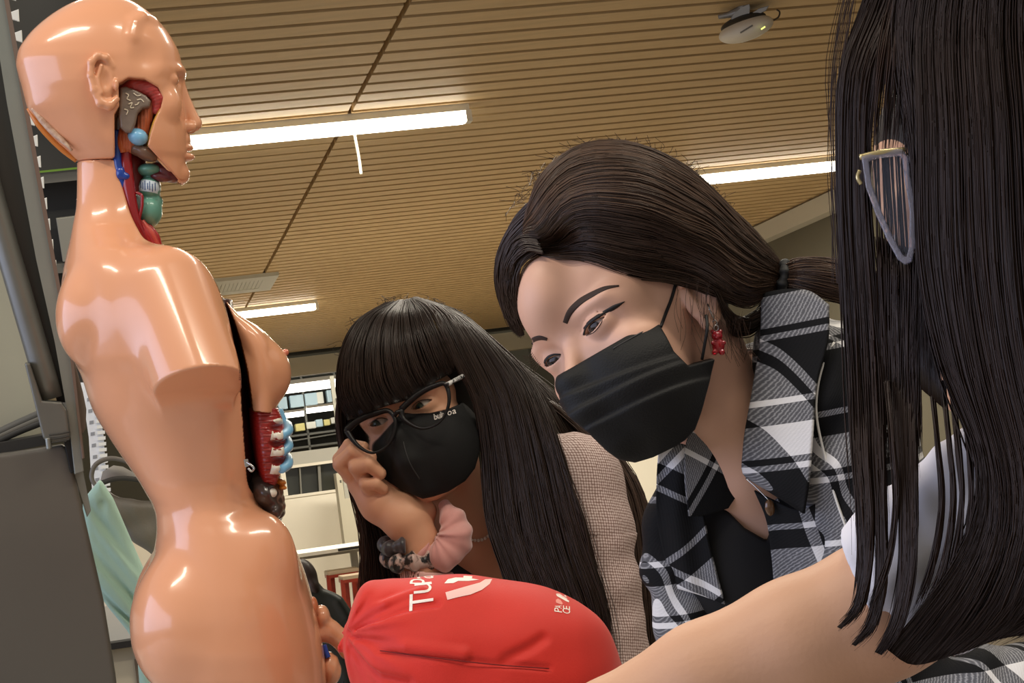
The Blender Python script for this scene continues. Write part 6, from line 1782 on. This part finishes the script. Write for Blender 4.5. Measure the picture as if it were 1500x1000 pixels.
# front curtain, left edge of the hair
fr = [[(1262, -60, -60), (1240, 100, -70), (1233, 240, -72), (1238, 400, -70), (1244, 520, -76), (1252, 640, -110), (1262, 760, -148), (1262, 830, -154)],
      [(1290, -60, -60), (1264, 100, -76), (1256, 240, -78), (1258, 400, -76), (1264, 520, -80), (1272, 640, -114), (1278, 760, -150), (1274, 840, -156)],
      [(1316, -60, -60), (1286, 100, -70), (1272, 240, -74), (1280, 400, -74), (1290, 520, -80), (1296, 640, -118), (1300, 760, -152), (1294, 850, -158)]]
sheet3(fr, 900, clump=22, ends=(0.5, 1.0))
sheet3([g[:5] for g in fr], 300, base=10, clump=22, ends=(0.9, 1.0))
ro = [[(1310, -60, -80), (1312, 100, -90), (1336, 250, -100), (1346, 420, -110), (1336, 560, -112), (1334, 680, -136), (1330, 800, -158)],
      [(1350, -60, -100), (1356, 200, -120), (1362, 400, -130), (1372, 520, -130), (1382, 600, -136), (1392, 680, -150), (1390, 780, -158)]]
sheet3(ro, 560, clump=16, ends=(0.45, 0.75))
sheet3([g[:5] for g in ro], 260, base=10, clump=12, ends=(0.9, 1.0))
mid = [[(1280, 236, -70), (1286, 380, -72), (1288, 450, -74), (1294, 560, -84), (1298, 680, -124)], [(1304, 236, -70), (1310, 396, -72), (1312, 460, -76), (1318, 560, -88), (1324, 700, -130)], [(1336, 236, -84), (1345, 390, -92), (1345, 460, -100), (1346, 560, -104), (1346, 700, -136)]]
sheet3(mid, 46, ends=(0.6, 1.0), tint=(0.8, 2.0))
sheet3([[(g[0][0] + 3, 352 + 10 * i, g[0][2] + 20)] + g[1:] for i, g in enumerate(mid)], 480, clump=14, ends=(0.6, 1.0))
sheet3([[(p[0], p[1] - 0, p[2] + 6) for p in g[1:4]] for g in mid], 200, base=6, ends=(0.8, 1.0))
veil = [[(1300, -60, -66), (1290, 90, -84), (1278, 200, -86), (1280, 300, -84)], [(1330, -60, -80), (1326, 90, -94), (1318, 180, -98), (1306, 250, -100)], [(1346, -60, -90), (1344, 90, -100), (1344, 200, -104), (1346, 300, -106)]]
sheet3(veil, 420, clump=26, ends=(0.7, 1.0), tint=(0.8, 2.4))
# separate locks over the sleeve
L1 = [[(1246, 560, -76), (1254, 660, -120), (1262, 760, -150), (1264, 830, -156), (1252, 880, -156), (1232, 900, -156)], [(1272, 560, -80), (1276, 660, -124), (1280, 760, -152), (1276, 830, -158), (1262, 878, -158), (1238, 903, -158)]]
L2 = [[(1278, 560, -80), (1282, 660, -124), (1288, 760, -152), (1286, 850, -158), (1272, 900, -158), (1252, 924, -158)], [(1294, 560, -84), (1296, 660, -126), (1299, 760, -154), (1296, 850, -160), (1282, 904, -160), (1258, 926, -160)]]
L3 = [[(1306, 560, -84), (1312, 660, -128), (1320, 760, -156), (1316, 850, -162), (1304, 900, -162), (1284, 934, -162)], [(1340, 560, -90), (1342, 660, -132), (1342, 760, -158), (1334, 850, -164), (1318, 906, -164), (1294, 938, -164)]]
for L_, n in ((L1, 300), (L2, 220), (L3, 380)): sheet3(L_, n, base=4, jz=(-4, 6), jl=2.0, wav=1.5, ends=(0.9, 1.0))
for x0 in (1300, 1362, 1378, 1390, 1404):
    L_ = [[(x0 - 2, 560, -100), (x0 + 6, 640, -140), (x0 + 12, 730, -156), (x0, 810, -160), (x0 - 28, 880, -164)], [(x0 + 4, 560, -100), (x0 + 10, 640, -140), (x0 + 15, 730, -156), (x0 + 4, 810, -160), (x0 - 22, 884, -164)]]
    sheet3(L_, 34, jz=(-4, 4), jl=2, wav=1.5)
rg = np.random.default_rng(3)
for i in range(26):
    x = rg.uniform(1226, 1246)
    h.fly([(x + 20, -40, -70), (x - rg.uniform(0, 14), 110, -72), (x - rg.uniform(0, 16), 240, -72), (x + rg.uniform(-6, 6), 420, -72)], 0.6)
h.obj('hair', M_hair3, g3)
f_c3 = lambda P: smax(ell(P3.inv(P), (0, 32, -14), (84, 92, 104)), -ell(P3.inv(P), (0, -46, 100), (72, 104, 74)), 8) * P3.k
sdf_obj('hair_cap', F3, f_c3, (1230, -20, -160), (1850, 640, 400), 7.0, mat('hair_cap3', (26, 19, 16), rough=0.6), g3)
seated(g3, F3.w(np.array([1790, 1500, 110.])), F3.w(np.array([1800, 2150, 110.])), (-0.5, 1, 0))
_h = F3.w(np.array([1800, 2150, 110.])); round_stool((_h[0], _h[1], _h[2] - 0.14), 'round stool under the nearest woman, out of the picture')
# clear glasses
gl3 = thing('clear_eyeglasses', F3.w(np.array([1310, 395, -90.])), 'clear plastic glasses seen edge-on among the nearest woman\'s hair', 'glasses')
M_cl = mat('clear_acrylic', (226, 222, 236), rough=0.08, trans=0.75, ior=1.3)
LN = [(1264, 243), (1286, 236), (1322, 232), (1331, 244), (1336, 282), (1342, 318), (1341, 372), (1336, 392), (1326, 396), (1315, 388), (1300, 360), (1284, 324), (1270, 286)]
f_ln = lambda P: np.maximum(np.abs(poly2(P, LN) + 5) - 4.5, np.abs(P[:, 2] + 96 + 0.003 * (P[:, 1] - 310) ** 2 * 0.3) - 6)
sdf_obj('frame', F3, f_ln, (1252, 222, -140), (1352, 404, -80), 2.0, M_cl, gl3)
mk('lens', prism_mesh('lens', F3, LN, -101, -97), mat('lens_grey', (200, 206, 222), rough=0.03, trans=0.9, ior=1.1, alpha=0.6), gl3)
tube_obj('temple', F3, [(1330, 246, -98), (1400, 250, -120), (1500, 262, -130)], 6, M_cl, gl3)
tube_obj('brow_bar', F3, [(1262, 244, -100), (1290, 238, -103), (1326, 234, -101)], 4.5, mat('gold_rim', (196, 178, 130), rough=0.25, metal=0.7), gl3)
tube_obj('nose_pad', F3, [(1262, 262, -100), (1259, 272, -100), (1264, 282, -100)], 3, mat('gold_rim', (196, 178, 130), rough=0.25, metal=0.7), gl3)
